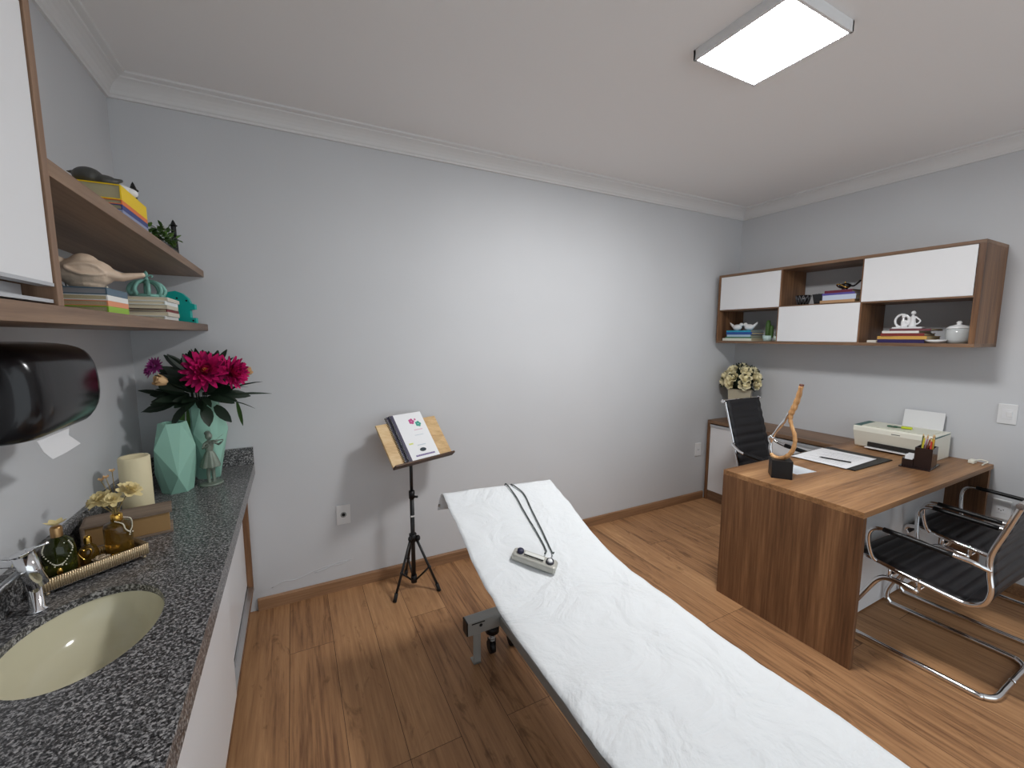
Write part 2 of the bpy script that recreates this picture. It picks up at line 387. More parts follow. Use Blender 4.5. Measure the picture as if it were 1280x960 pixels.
# ------------------------------------------------------------------ left: sink counter
HC, DC = .839, .4585
ct = thing('countertop', 'speckled dark granite countertop with upstand along the left wall', 'countertop', (0, -1.6, HC))
def ellipse(cx, cy, a, b, n=64): return [(cx+a*math.cos(2*PI*k/n), cy+b*math.sin(2*PI*k/n)) for k in range(n)]
SX, SY, SA, SB = .212, -1.335, .140, .198
def slab_with_hole():
    mb = MB(); n = 64; y0, y1 = -3.2, -.001
    ring = ellipse(SX, SY, SA, SB, n)
    def outer(px, py):
        dx, dy = px-SX, py-SY; ts = []
        if dx > 0: ts.append((DC-SX)/dx)
        if dx < 0: ts.append((.001-SX)/dx)
        if dy > 0: ts.append((y1-SY)/dy)
        if dy < 0: ts.append((y0-SY)/dy)
        t = min(ts); return (SX+dx*t, SY+dy*t)
    # square-ish ring then corner faces
    out = [outer(*p) for p in ring]
    corners = [(DC, y1), (.001, y1), (.001, y0), (DC, y0)]
    fs = []
    for z, flip in ((HC, False), (HC-.02, True)):
        A = [mb.bm.verts.new((x, y, z)) for x, y in ring]; B = [mb.bm.verts.new((x, y, z)) for x, y in out]
        if not flip: topA = A
        else: botA = A
        for k in range(n):
            a, b = out[k], out[(k+1) % n]; loop = [A[k], B[k]]
            for c in corners:
                if abs(a[0]-b[0]) > 1e-6 and abs(a[1]-b[1]) > 1e-6:
                    if min(a[0], b[0])-1e-6 <= c[0] <= max(a[0], b[0])+1e-6 and min(a[1], b[1])-1e-6 <= c[1] <= max(a[1], b[1])+1e-6:
                        loop.append(mb.bm.verts.new((c[0], c[1], z)))
            loop += [B[(k+1) % n], A[(k+1) % n]]
            fs.append(mb.bm.faces.new(loop))
    for k in range(n): fs.append(mb.bm.faces.new((topA[k], topA[(k+1) % n], botA[(k+1) % n], botA[k])))
    mb._fin(fs)
    mb.b2((DC-.02, y0, HC-.06), (DC, y1, HC-.0004), bev=.0015)     # front apron
    return mb.xform(Matrix.Translation((0, 1.6, -HC)))
slab_with_hole().build('slab', M['granite'], ct)
mb = MB(); mb.b2((.001, -3.2, HC), (.02, -.001, HC+.09), bev=.0015); mb.b2((.02, -.02, HC), (DC, -.001, HC+.09), bev=.0015)
mb.xform(Matrix.Translation((0, 1.6, -HC))).build('upstand', M['granite'], ct)
sk = thing('sink', 'oval cream ceramic sink set into the granite countertop', 'sink', (SX, SY, HC-.14))
mb = MB(); pr = [(1.0, -.004), (.985, -.02), (.95, -.05), (.86, -.09), (.68, -.118), (.4, -.132), (.12, -.138), (.12, -.15), (.5, -.15), (.9, -.115), (1.03, -.05), (1.06, -.021), (1.06, -.0205)]
mb.lathe([(r, z+.14) for r, z in pr], seg=64, sx=SA+.006, sy=SB+.006); mb.build('bowl', M['sink'], sk)
MB().lathe([(0, .0055), (.014, .006), (.02, .004), (.022, 0), (0, 0)], c=(0, 0, .0), seg=24).build('drain', M['chrome'], sk)

cb = thing('sink_cabinet', 'white sliding door cabinet with walnut carcass under the granite countertop', 'cabinet', (0, -1.6, 0))
X = 1.6
mb = MB(); mb.b2((.004, -.022+X, .13), (.415, -.002+X, .779), bev=.001); mb.b2((.004, -3.2+X, .13), (.415, -.022+X, .15), bev=.001)
mb.b2((.004, -3.2+X, .15), (.02, -.022+X, .76)); mb.build('carcass', M['walnut_z'], cb)
MB().b2((.01, -3.2+X, 0), (.36, -.02+X, .13)).build('plinth', M['dark_edge'], cb)
MB().b2((.372, -.88+X, .168), (.387, -.024+X, .778), bev=.001).build('door', M['white'], cb)
MB().b2((.397, -2.2+X, .135), (.414, -.80+X, .778), bev=.001).build('door', M['white'], cb)
mb = MB(); mb.b2((.36, -3.2+X, .15), (.413, -.024+X, .156)); mb.b2((.366, -3.2+X, .156), (.369, -.024+X, .166)); mb.b2((.390, -3.2+X, .156), (.393, -.024+X, .166))
mb.build('track', M['alu'], cb)

# ------------------------------------------------------------------ left: wall cabinet with shelves
SD = .302
wc = thing('wall_cabinet', 'walnut wall cabinet with large white door and two open shelves above the sink', 'wall cabinet', (0, -1.0, 1.541))
def wl(lo, hi): return (lo[0], lo[1]+1.0, lo[2]-1.541), (hi[0], hi[1]+1.0, hi[2]-1.541)
mb = MB()
mb.b2(*wl((.001, -1.53, 1.573), (SD, -1.508, 2.09)), bev=.001)
mb.build('side_panel', M['shelf_wood_z'], wc)
mb = MB(); mb.b2(*wl((.001, -2.5, 2.075), (SD, -1.53, 2.095)), bev=.001); mb.b2(*wl((.001, -2.5, 1.573), (.012, -1.53, 2.075))); mb.build('carcass', M['shelf_wood'], wc)
MB().b2(*wl((.001, -2.5, 1.541), (SD, -.001, 1.573)), bev=.001).build('shelf', M['shelf_wood'], wc)
MB().b2(*wl((.001, -1.508, 1.804), (SD, -.001, 1.834)), bev=.001).build('shelf', M['shelf_wood'], wc)
MB().b2(*wl((.281, -2.4, 1.612), (.299, -1.533, 2.072)), bev=.001).build('door', M['white'], wc)
mb = MB(); mb.b2(*wl((.279, -2.4, 1.606), (.300, -1.533, 1.612))); mb.b2(*wl((.262, -2.4, 1.583), (.266, -1.555, 1.606))); mb.b2(*wl((.262, -2.4, 1.577), (.297, -1.534, 1.583)))
mb.build('handle_profile', M['alu_white'], wc)

# towel dispenser
dp = thing('paper_towel_dispenser', 'glossy black paper towel dispenser on the left wall under the shelf', 'towel dispenser', (0, -1.2, 1.29))
mb = MB()
prf = [(.0, .03), (.06, .003), (.15, 0), (.185, .018), (.203, .06), (.205, .12), (.195, .17), (.17, .2), (.11, .212), (0, .215)]
yw = [(-.178, .80, .0), (-.172, .9, .0), (-.155, .96, 0), (-.12, 1, 0), (.11, 1, 0), (.145, .965, 0), (.162, .91, 0), (.17, .82, 0)]
rows = []
for y, k, _ in yw:
    rows.append([mb.bm.verts.new((u*k, y, .107+(v-.107)*(.86+.14*(k-.8)/.2))) for u, v in path([(a, b, 0) for a, b in prf], 3) for u, v in [(u, v)]] if False else
                [mb.bm.verts.new((q.x*k, y, .107+(q.y-.107)*(.86+.14*(k-.8)/.2))) for q in path([(a, b, 0) for a, b in prf], 3)])
n = len(rows[0]); fs = []
for A, B in zip(rows, rows[1:]):
    for k in range(n): fs.append(mb.bm.faces.new((A[k], A[(k+1) % n], B[(k+1) % n], B[k])))
fs += [mb.bm.faces.new(rows[0][::-1]), mb.bm.faces.new(rows[-1])]
mb._fin(fs, True); mb.build('cover', M['black_plastic'], dp)
mb = MB(); mb.b2((.002, -.15, .03), (.03, .14, .2)); mb.build('back_plate', M['black_satin'], dp)
mb = MB(); mb.prism([(-.08, .03), (.12, .03), (.10, -.03), (.161, -.066), (.08, -.070), (.007, -.070), (-.03, -.043)], lambda u, v, d: (.14+d, u, v), 0, .0012); mb.build('paper_towel', M['paper'], dp)

# ------------------------------------------------------------------ things on the counter
def facet_vase(name, label, loc, h, rz, rt, rm, rb, zm, tw):
    v = thing(name, label, 'vase', loc, rz, 'mint faceted vases')
    n = 6; mb = MB()
    top = [(rt*math.cos(2*PI*k/n), rt*math.sin(2*PI*k/n), h) for k in range(n)]
    mid = [(rm*(.93 if k % 2 else .97)*math.cos(2*PI*(k+.5)/n), rm*(.93 if k % 2 else .97)*math.sin(2*PI*(k+.5)/n), h*(zm+(.24 if k % 2 else -.16))) for k in range(n)]
    bot = [(rb*math.cos(2*PI*k/n), rb*math.sin(2*PI*k/n), 0) for k in range(n)]
    inn = [(rt*.82*math.cos(2*PI*k/n), rt*.82*math.sin(2*PI*k/n), h) for k in range(n)]
    inb = [(rt*.7*math.cos(2*PI*k/n), rt*.7*math.sin(2*PI*k/n), h*.55) for k in range(n)]
    T, Mi, B, I, J = [[mb.bm.verts.new(p) for p in q] for q in (top, mid, bot, inn, inb)]
    fs = []
    for k in range(n):
        k2 = (k+1) % n
        fs.append(mb.bm.faces.new((T[k], Mi[k], T[k2]))); fs.append(mb.bm.faces.new((Mi[k], Mi[k2], T[k2])))
        fs.append(mb.bm.faces.new((B[k], B[k2], Mi[k]))); fs.append(mb.bm.faces.new((Mi[k], B[k2], Mi[k2])))
        fs.append(mb.bm.faces.new((T[k], T[k2], I[k2], I[k])))
        fs.append(mb.bm.faces.new((I[k], I[k2], J[k2], J[k])))
    fs += [mb.bm.faces.new(B[::-1]), mb.bm.faces.new(J)]
    mb._fin(fs); mb.build('body', M['mint'], v); return v
facet_vase('faceted_vase', 'shorter mint faceted ceramic vase, empty, standing in front of the taller one', (.192, -.315, HC), .305, .25, .050, .088, .056, .42, 0)
facet_vase('faceted_vase', 'taller mint faceted ceramic vase holding the magenta bouquet', (.285, -.155, HC), .385, .6, .058, .094, .050, .36, 0)

LR = random.Random(21)
def leaf(mb, p, d, l, w, curl=-.2): mb.petal(p, d, (LR.uniform(-.7, .7), LR.uniform(-1.3, -.2), LR.uniform(.2, 1)), l, w, curl=curl, seg=5, fold=.10, tip=.1)
fb = thing('flower_bouquet', 'bouquet of magenta dahlias with dark leaves in the taller mint vase', 'flower bouquet', (.275, -.175, HC+.20))
def dahlia(c, nrm, R, mats, layers=7, seed=1):
    rnd = random.Random(seed); nrm = Vector(nrm).normalized(); ux = nrm.orthogonal().normalized(); uy = nrm.cross(ux)
    mb = MB(); c = Vector(c)
    for l in range(layers):
        t = l/(layers-1); npet = int(16-7*t); el = -.12+1.25*t
        for k in range(npet):
            a = 2*PI*(k+.5*(l % 2)+rnd.uniform(-.2, .2))/npet; out = ux*math.cos(a)+uy*math.sin(a)
            e = el+rnd.uniform(-.12, .12); d = out*math.cos(e)+nrm*math.sin(e)
            mb.mat(mats[0] if rnd.random() < .65+.2*t else mats[1])
            mb.petal(c+nrm*R*(.10+.22*t)+out*R*.08, d, nrm, R*(1.0-.5*t)*rnd.uniform(.9, 1.08), R*.30, curl=.28, seg=4, fold=.16, tip=.25)
    mb.mat(M['flower_eye'])
    for k in range(14):
        a = k*2.4; r_ = R*.016*k**.9
        mb.ball(c+nrm*R*.42+(ux*math.cos(a)+uy*math.sin(a))*r_, R*.05, seg=6)
    return mb
bl = Vector((.275, -.175, HC+.20))
def fl(x, y, z): return Vector((x, y, z))-bl
for c, nr, R, s_ in ((fl(.315, -.285, 1.355), (.25, -.85, .35), .088, 3), (fl(.405, -.235, 1.345), (.75, -.6, .2), .075, 5)):
    dahlia(c, nr, R, (M['magenta'], M['magenta_dark']), seed=s_).build('dahlia', parent=fb)
for c, R, mat, nr in ((fl(.140, -.25, 1.385), .036, M['purple_petal'], (-.4, -.7, .3)), (fl(.115, -.225, 1.36), .028, M['purple_petal'], (-.7, -.4, .2))):
    dahlia(c, nr, R, (mat, mat), 4, 8).build('small_flower', parent=fb)
def bud(c, R, mat, d):
    mb = MB().mat(mat); d = Vector(d).normalized(); c = Vector(c); ux = d.orthogonal().normalized(); uy = d.cross(ux)
    mb.ball(c, R*.6, seg=10)
    for l in range(3):
        for k in range(5):
            a = 2*PI*(k+l*.4)/5; o = ux*math.cos(a)+uy*math.sin(a)
            mb.petal(c+o*R*(.25+.15*l)-d*R*.7, d+o*(.1+.25*l), -o, R*1.6, R*1.1, curl=.25, seg=4, fold=.25, tip=.4)
    return mb
bud(fl(.168, -.31, 1.325), .026, M['peach'], (-.7, -.5, .3)).build('rosebud', parent=fb)
bud(fl(.468, -.19, 1.345), .022, M['peach'], (.7, -.2, .3)).build('rosebud', parent=fb)
rnd = random.Random(11); mb = MB().mat(M['leaf_dark'])
for k in range(84):
    a = rnd.uniform(0, 2*PI); e = rnd.uniform(-.3, 1.2); r0 = rnd.uniform(.03, .10)
    d = Vector((math.cos(a)*math.cos(e), math.sin(a)*math.cos(e)*.75, math.sin(e)))
    leaf(mb, Vector((0, -.02, .20))+Vector((d.x*r0, d.y*r0, d.z*r0)), d, rnd.uniform(.08, .13), rnd.uniform(.028, .05), rnd.uniform(-.3, .1))
for k in range(34):
    a = rnd.uniform(-.2, PI+.2); d = Vector((math.cos(a)*.9+rnd.uniform(-.2, .2), rnd.uniform(-.2, .3), .35+abs(math.sin(a))*.8))
    leaf(mb, Vector((.02+.07*math.cos(a), .0, .29+.03*math.sin(a))), d, rnd.uniform(.07, .12), rnd.uniform(.022, .04), rnd.uniform(-.2, .1))
mb.mat(M['leaf_mid'])
for p, d, l, w in (((-.05, -.08, .16), (-.1, -.25, -1), .17, .024), ((-.035, -.085, .16), (.05, -.2, -1), .14, .02), ((.15, -.06, .17), (.2, -.2, -1), .12, .022)): leaf(mb, p, d, l, w, .05)
mb.mat(M['leaf_dark'])
for p, d, l, w in (((.10, -.05, .2), (1, -.1, .1), .19, .012), ((.1, -.06, .18), (1, -.2, -.15), .13, .01), ((.1, -.05, .22), (1, -.1, .45), .16, .012), ((-.06, -.06, .18), (-1, -.3, .0), .14, .03), ((-.03, -.09, .17), (-.6, -.5, -.6), .11, .045), ((.03, -.10, .16), (.2, -.6, -.55), .10, .05), ((.07, -.10, .16), (.5, -.5, -.6), .10, .045), ((-.1, -.03, .2), (-1, .1, .5), .13, .03)): leaf(mb, p, d, l, w, -.25)
for k in range(7):
    a = k*.9; mb.tube([(.014*math.cos(a), .014*math.sin(a), .02), (.03*math.cos(a), -.02+.03*math.sin(a), .22)], .0025, seg=6)
mb.build('foliage', parent=fb)

# violinist figurine
fg = MB(); H = .25
fg.lathe([(0, 0), (.042, 0), (.044, .004), (.04, .010), (0, .012)], seg=24, sx=1.1, sy=.9)
fg.lathe([(0, .10), (.02, .094), (.034, .086), (.040, .084), (.034, .105), (.024, .135), (.015, .155), (0, .158)], seg=28, ripple=.08, rn=7)
for sx in (-.010, .010): fg.tube([(sx, 0, .008), (sx, .003, .05), (sx*.8, 0, .1)], .008, rad=[.007, .0075, .010], seg=10)
fg.tube([(0, 0, .15), (0, .002, .175), (0, .002, .195), (0, 0, .205)], .016, rad=[.013, .018, .019, .008], seg=12)
fg.ball((0, -.003, .226), (.014, .016, .018)); fg.ball((0, .008, .238), (.013, .013, .011)); fg.ball((0, -.018, .224), (.003, .004, .003), seg=8)
fg.tube([(-.018, 0, .195), (-.032, -.018, .178), (-.012, -.038, .192)], .005, seg=8); fg.tube([(.018, 0, .195), (.034, -.014, .182), (.034, -.04, .196)], .005, seg=8)
for k in range(4): fg.tube([(.034, -.04, .196), (.036+.002*k, -.046, .197+.003*k)], .0018, seg=6); fg.tube([(-.012, -.038, .192), (-.008, -.044, .190+.003*k)], .0018, seg=6)
fg.ball((.012, -.028, .205), (.012, .016, .005), rot=rotm(0, .4, .6)); fg.tube([(.018, -.034, .206), (.04, -.052, .21)], .003, seg=8); fg.tube([(-.012, -.038, .192), (.05, -.03, .232)], .0014, seg=6)
o = fg.build('violinist_figurine', M['bronze'], remesh=.0022, loc=(.312, -.292, HC)); o.rotation_euler = (0, 0, .5)
tag(o, 'bronze green figurine of a violin player in a skirt in front of mint vase', 'figurine')

# candle, book box
cd = MB(); cd.lathe([(0, 0), (.046, 0), (.047, .004), (.047, .225), (.044, .230), (.038, .227), (.028, .214), (0, .21)], seg=40)
tag(cd.build('pillar_candle', M['candle'], loc=(.122, -.57, HC)), 'thick cream pillar candle on the counter beside the mint vases', 'candle')
bx = thing('book_box', 'brown book shaped box lying on the counter behind the tray', 'box', (.155, -.775, HC), .21)
MB().b2((-.108, -.046, .008), (.10, .05, .072), bev=.001).build('page_block', M['kraft'], bx)
MB().b2((-.115, -.052, .072), (.108, .055, .080), bev=.0015).build('cover', M['worn_cover'], bx)
MB().b2((-.115, -.052, 0), (.108, .055, .008), bev=.0015).build('cover', M['worn_cover'], bx)
MB().lathe([(.054, -.035), (.056, -.035), (.056, .035), (.054, .035)], seg=12) if False else None
MB().b2((-.119, -.052, .0), (-.108, .055, .080), bev=.004).build('spine', M['worn_cover'], bx)

# ribbed tray
TR = math.atan2(.6, .8)
tr = thing('ribbed_tray', 'ribbed bronze tray with bead feet holding bottles beside the sink', 'tray', (.126, -1.012, HC), TR)
mb = MB(); hx, hy, h0, h1 = .113, .05, .014, .047
for k in range(46):
    x = -hx+2*hx*(k+.5)/46
    for sy in (-1, 1): mb.cyl((x, sy*hy, h0), (x, sy*hy, h1), .0024, seg=6)
for k in range(20):
    y = -hy+2*hy*(k+.5)/20
    for sx in (-1, 1): mb.cyl((sx*hx, y, h0), (sx*hx, y, h1), .0024, seg=6)
for sy in (-1, 1): mb.b2((-hx, sy*hy-.0012, h0), (hx, sy*hy+.0012, h1))
for sx in (-1, 1): mb.b2((sx*hx-.0012, -hy, h0), (sx*hx+.0012, hy, h1))
mb.build('rim', M['tray'], tr)
MB().b2((-hx, -hy, .012), (hx, hy, .0165)).build('base', M['mirror'], tr)
for sx in (-1, 1):
    for sy in (-1, 1):
        f = MB(); f.ball((sx*(hx-.008), sy*(hy-.008), .005), .005, seg=10); f.ball((sx*(hx-.008), sy*(hy-.008), .011), .004, seg=10); f.build('foot', M['tray'], tr)
ZT = HC+.0165
def tp(u, v): c, s = math.cos(TR), math.sin(TR); return (.126+c*u-s*v, -1.012+s*u+c*v, ZT)
def beads(mb, pts, r): 
    for p in pts: mb.ball(p, r, seg=6)
# green bottle
gb = thing('green_bottle', 'round dark green glass bottle with pearl string at left end of the tray', 'bottle', tp(-.062, .004), .3)
MB().lathe([(0, 0), (.026, .0), (.031, .008), (.034, .04), (.034, .075), (.030, .1), (.018, .114), (.011, .118), (.011, .130), (0, .130)], seg=28).build('body', M['green_glass'], gb)
mb = MB(); mb.lathe([(.0125, .118), (.0125, .142), (.010, .147), (0, .147)], seg=20); mb.build('cap', M['old_gold'], gb)
mb = MB().mat(M['cream_petal'])
for k in range(6):
    a = k*PI/3; mb.petal((0, 0, .148), (math.cos(a), math.sin(a), .35), (0, 0, 1), .026, .018, curl=.2)
mb.build('fabric_flower', parent=gb)
mb = MB(); beads(mb, path([(-.024, -.026, .108), (-.028, -.026, .085), (-.012, -.0345, .056), (0, -.037, .05), (.012, -.0345, .056), (.028, -.026, .085), (.022, -.027, .108)], 5), .0019); beads(mb, [(.006, -.037, .048), (.013, -.036, .047), (-.008, -.037, .047)], .0019)
mb.build('pearl_string', M['pearl'], gb)
MB().ball((0, -.036, .03), (.006, .003, .012), seg=10).build('charm', M['gold'], gb)
# gold heart bottle
ob = thing('gold_bottle', 'small gold bottle with heart pendant in the middle of the tray', 'bottle', tp(.002, .018))
MB().lathe([(0, 0), (.016, 0), (.02, .006), (.021, .04), (.016, .056), (.008, .064), (.007, .07), (0, .07)], seg=24).build('body', M['amber_glass'], ob)
MB().lathe([(.009, .066), (.009, .082), (.007, .088), (0, .09)], seg=16).build('cap', M['gold'], ob)
mb = MB(); ht = [(0, .0), (.012, .016), (.014, .026), (.009, .032), (.003, .03), (0, .026), (-.003, .03), (-.009, .032), (-.014, .026), (-.012, .016)]
mb.tube(path([(u, -.024, .026+v) for u, v in ht], 3, True), .002, seg=6, closed=True); mb.build('heart_pendant', M['gold'], ob)
# amber bottle
ab = thing('amber_bottle', 'large amber glass bottle with gold neck at right end of the tray', 'bottle', tp(.068, .008))
MB().lathe([(0, 0), (.030, 0), (.033, .005), (.033, .092), (.030, .102), (.016, .108), (.012, .111), (.012, .120), (0, .120)], seg=32).build('body', M['amber_glass'], ab)
MB().lathe([(.0135, .109), (.0145, .112), (.0145, .128), (.012, .131), (.009, .131), (.009, .124)], seg=24).build('neck', M['gold'], ab)
mb = MB(); beads(mb, path([(.0, -.016, .112), (.02, -.026, .105), (.026, -.03, .09), (.033, -.022, .078), (.036, -.008, .09), (.03, .006, .108), (.012, .012, .113)], 6), .0018); beads(mb, [(.034, -.022, .074), (.033, -.024, .069), (.038, -.016, .074)], .0022); mb.build('pearl_string', M['pearl'], ab)
df = thing('dried_flower_stems', 'cream fabric flowers on dry stems in the amber bottle', 'flowers', Vector(tp(.068, .008))+Vector((0, 0, .122)))
spots = [((-.024, -.02, .062), (-.3, -.5, .8), .032), ((.004, -.03, .06), (.1, -.6, .7), .026), ((.034, .0, .072), (.5, -.2, .8), .036), ((-.045, .0, .05), (-.8, -.2, .4), .024)]
mb = MB().mat(M['dry_stem'])
for c, d, R in spots: mb.tube(path([(0, 0, 0), (c[0]*.4, c[1]*.4, c[2]*.5), c], 5), .0014, seg=6)
for c in ((-.02, .02, .115), (-.008, .03, .13), (-.03, .015, .11)): mb.tube(path([(0, 0, 0), (c[0]*.3, c[1]*.5, c[2]*.5), c], 5), .001, seg=6)
for k in range(12):
    a = k*.52; mb.tube([(0, 0, 0), (.02*math.cos(a), .02*math.sin(a), .05+.008*(k % 3))], .0006, seg=5)
mb.build('stems', parent=df)
for i, (c, d, R) in enumerate(spots):
    mb = MB().mat(M['cream_petal']); d = Vector(d).normalized(); ux = d.orthogonal().normalized(); uy = d.cross(ux); r_ = random.Random(i)
    for l in range(3):
        for k in range(6):
            a = 2*PI*(k+.5*l)/6; o_ = ux*math.cos(a)+uy*math.sin(a); e = .05+.45*l
            mb.petal(Vector(c)+d*.003*l, o_*math.cos(e)+d*math.sin(e), d, R*(1-.22*l), R*.75, curl=.1, seg=4, fold=.2, tip=.5)
    mb.build('flower', parent=df)
for c in ((-.02, .02, .115), (-.008, .03, .13), (-.03, .015, .11)):
    mb = MB().mat(M['peach'])
    for k in range(5):
        a = k*1.256; mb.petal(c, (math.cos(a), math.sin(a), .5), (0, 0, 1), .012, .009)
    mb.build('small_flower', parent=df)
# potpourri shell
sh = MB(); r_ = random.Random(2)
for k in range(12):
    a = k*2.4; d = (math.cos(a), math.sin(a), .25+.05*k); sh.petal((0, 0, .004+.0012*k), d, (0, 0, 1), .030-.0012*k, .018, curl=.25, fold=.2, tip=.4)
tag(sh.build('shell_rosette', plain('mother_of_pearl', srgb(206, 186, 160), .25, .3), loc=Vector(tp(.012, -.026))+Vector((0, 0, .001)), solid=.0012), 'pale curled shell rosette lying in the tray before the gold bottle', 'ornament')

# faucet
fc = thing('faucet', 'chrome tap with thin lever behind the oval sink', 'faucet', (.055, -1.215, HC))
mb = MB(); mb.lathe([(0, 0), (.02, 0), (.02, .004), (.014, .008), (.013, .075), (0, .075)], c=(.02, .035, 0), seg=24); mb.build('base', M['chrome'], fc)
mb = MB(); mb.cyl((.006, .035, .153), (.027, .035, .064), .0205, seg=32); mb.cyl((.0055, .035, .155), (.0065, .035, .151), .0225, seg=32); mb.build('body', M['chrome'], fc)
MB().box((-.018, .035, .135), (.028, .022, .022), rot=rotm(0, .2, 0), bev=.004).build('mixer_block', M['chrome'], fc)
MB().tube([(.01, .04, .156), (.03, .045, .160), (.05, .05, .164)], .0035, seg=10).build('lever', M['chrome'], fc)
MB().tube([(.0, .03, .108), (-.012, -.02, .100), (-.02, -.12, .092)], .009, seg=12, flat=.7).build('spout', M['alu'], fc)

# ------------------------------------------------------------------ things on the left shelves
def book(loc, size, rz, cover, label, group, pages=None, spine_x=1):
    """flat lying book; spine faces +x locally"""
    b = thing('book', label, 'book', loc, rz, group); dx, dy, dz = size; t = min(.0028, dz*.16)
    MB().b2((-dx/2+.003, -dy/2+.003, t), (dx/2-.003, dy/2-.003, dz-t)).build('page_block', pages or M['bookpaper'], b)
    mb = MB(); mb.b2((-dx/2, -dy/2, 0), (dx/2, dy/2, t)); mb.b2((-dx/2, -dy/2, dz-t), (dx/2, dy/2, dz)); mb.b2((dx/2-.003, -dy/2, t), (dx/2, dy/2, dz-t))
    mb.build('cover', cover, b); return b
Z1 = 1.574; z = Z1
for dz, c, lab, dx in ((.016, (150, 190, 60), 'green spined book at the bottom of the stack under the bird', .20), (.013, (228, 150, 110), 'white and orange spined book, second from the bottom under the bird', .205),
                   (.013, (235, 235, 230), 'white spined book, third from the bottom under the bird', .20), (.017, (86, 108, 124), 'grey blue spined book on top of the stack, right under the bird', .205)):
    book((.282-dx/2, -1.15, z), (dx, .145, dz), 0, colour(c), lab, 'books under the ceramic bird', plain('grey_pages', srgb(150, 150, 152), .8) if dz > .0165 else None); z += dz+.0003
zb_ = z
z = Z1
for i, (dz, c, lab, dx, dy) in enumerate(((.014, (226, 226, 222), 'white spined book at the bottom of the stack under the crown', .235, .2), (.015, (214, 206, 190), 'cream spined book, second from the bottom under the crown', .235, .19),
                   (.010, (120, 40, 40), 'thin dark red book, third from the bottom under the crown', .215, .18), (.014, (206, 200, 180), 'beige book, fourth from the bottom under the crown', .22, .19), (.014, (230, 236, 236), 'white spined book, second from the top under the crown', .225, .19), (.013, (222, 216, 200), 'cream book on top of the stack, right under the crown', .225, .20))):
    book((.275-dx/2+.004*(i % 2), -.57+.012*(i % 3), z), (dx, dy, dz), .02*(i % 2), colour(c), lab, 'books under the verdigris crown', plain('ivory_pages', srgb(226, 214, 186), .8)); z += dz+.0003
zc_ = z
# bird
bd = MB()
bd.ball((0, 0, .042), (.058, .04, .038)); bd.ball((-.052, 0, .056), (.026, .024, .024)); bd.tube([(-.07, 0, .056), (-.095, 0, .054)], .008, rad=[.009, .001], seg=10)
bd.ball((.0, 0, .062), (.03, .03, .028)); bd.tube([(.03, 0, .045), (.07, 0, .036), (.115, 0, .046)], .02, rad=[.034, .018, .009], seg=14, flat=.6); bd.ball((0, 0, .012), (.035, .03, .014))
bd.tube(path([(-.03, -.036, .05), (0, -.044, .035), (.04, -.03, .04), (.02, -.036, .06), (-.01, -.038, .06)], 4, True), .004, seg=6, closed=True)
o = bd.build('ceramic_bird', M['bird'], remesh=.003, loc=(.218, -1.13, zb_)); o.rotation_euler = (0, 0, .12)
tag(o, 'speckled cream ceramic bird sitting on the books of the lower left shelf', 'ornament')
# crown
cr = thing('crown_ornament', 'verdigris metal crown with fleur finial on the lower shelf', 'ornament', (.206, -.56, zc_))
mb = MB(); mb.lathe([(.043, .0), (.046, .0), (.047, .012), (.044, .014), (.043, .0)], seg=32); mb.build('band', M['verdigris'], cr)
for k in range(4):
    a = k*PI/4+.3; c, s = math.cos(a), math.sin(a)
    MB().tube(path([(-.043*c, -.043*s, .008), (-.052*c, -.052*s, .03), (-.035*c, -.035*s, .055), (0, 0, .062), (.035*c, .035*s, .055), (.052*c, .052*s, .03), (.043*c, .043*s, .008)], 5), .0065, seg=8).build('arch', M['verdigris'], cr)
mb = MB(); mb.ball((0, 0, .068), .008, seg=12)
mb.tube([(0, 0, .07), (0, 0, .1)], .004, rad=[.004, .001], seg=8); mb.ball((0, 0, .086), (.007, .004, .012)); 
for sx in (-1, 1): mb.tube(path([(0, 0, .074), (sx*.01, 0, .084), (sx*.018, 0, .082), (sx*.016, 0, .076)], 4), .003, seg=6)
mb.build('finial', M['verdigris'], cr)
# teal cut-out house
th = thing('teal_bookend', 'teal cut-out ornament with arched top at right end of the lower shelf', 'ornament', (.19, -.20, Z1-.001), -.15)
out = [(-.02, .118), (.0, .135), (.035, .142), (.06, .132), (.08, .112), (.088, .088), (.105, .084), (.105, .062), (.085, .06), (.085, .024), (.106, .024), (.106, 0), (.02, 0), (-.02, 0)]
mb = MB(); mb.prism(out, lambda u, v, d: (u, d, v), -.012, .012, bev=.001); mb.build('body', M['teal'], th)
for cx, cz, r in ((.095, .012, .004), (.04, .11, .004), (.075, .1, .004)): MB().cyl((cx, -.0128, cz), (cx, -.011, cz), r, seg=14).build('screw', M['black_satin'], th)
for zz in (.082, .035): MB().prism([(-.021, zz-.010), (.0, zz-.012), (.022, zz-.006), (.028, zz+.002), (.018, zz+.010), (-.021, zz+.010)], lambda u, v, d: (u, d, v), -.0128, -.011).build('cut_out', M['black_satin'], th)
# dry dark twigs behind the bird
tw = MB().mat(M['leaf_dark']); r_ = random.Random(5)
for k in range(30):
    a = r_.uniform(0, 2*PI); l = r_.uniform(.05, .1); d = Vector((math.cos(a)*.8, math.sin(a)*.5, r_.uniform(.3, 1.1))); tw.tube([(0, 0, .02), d*l*.6, d*l+Vector((0, 0, .01))], .0015, seg=5)
    if k % 2: tw.mat(M['pearl']); tw.ball(d*l+Vector((0, 0, .01)), .004, seg=6); tw.mat(M['leaf_dark'])
tp_ = thing('potted_twigs', 'dark pot of dry twigs with white berries behind the ceramic bird', 'potted plant', (.12, -.93, Z1))
MB().lathe([(0, 0), (.03, 0), (.04, .07), (.036, .07), (.03, .05), (0, .05)], seg=20).build('pot', M['black_satin'], tp_)
tw.xform(Matrix.Translation((0, 0, .045))).build('twigs', parent=tp_)
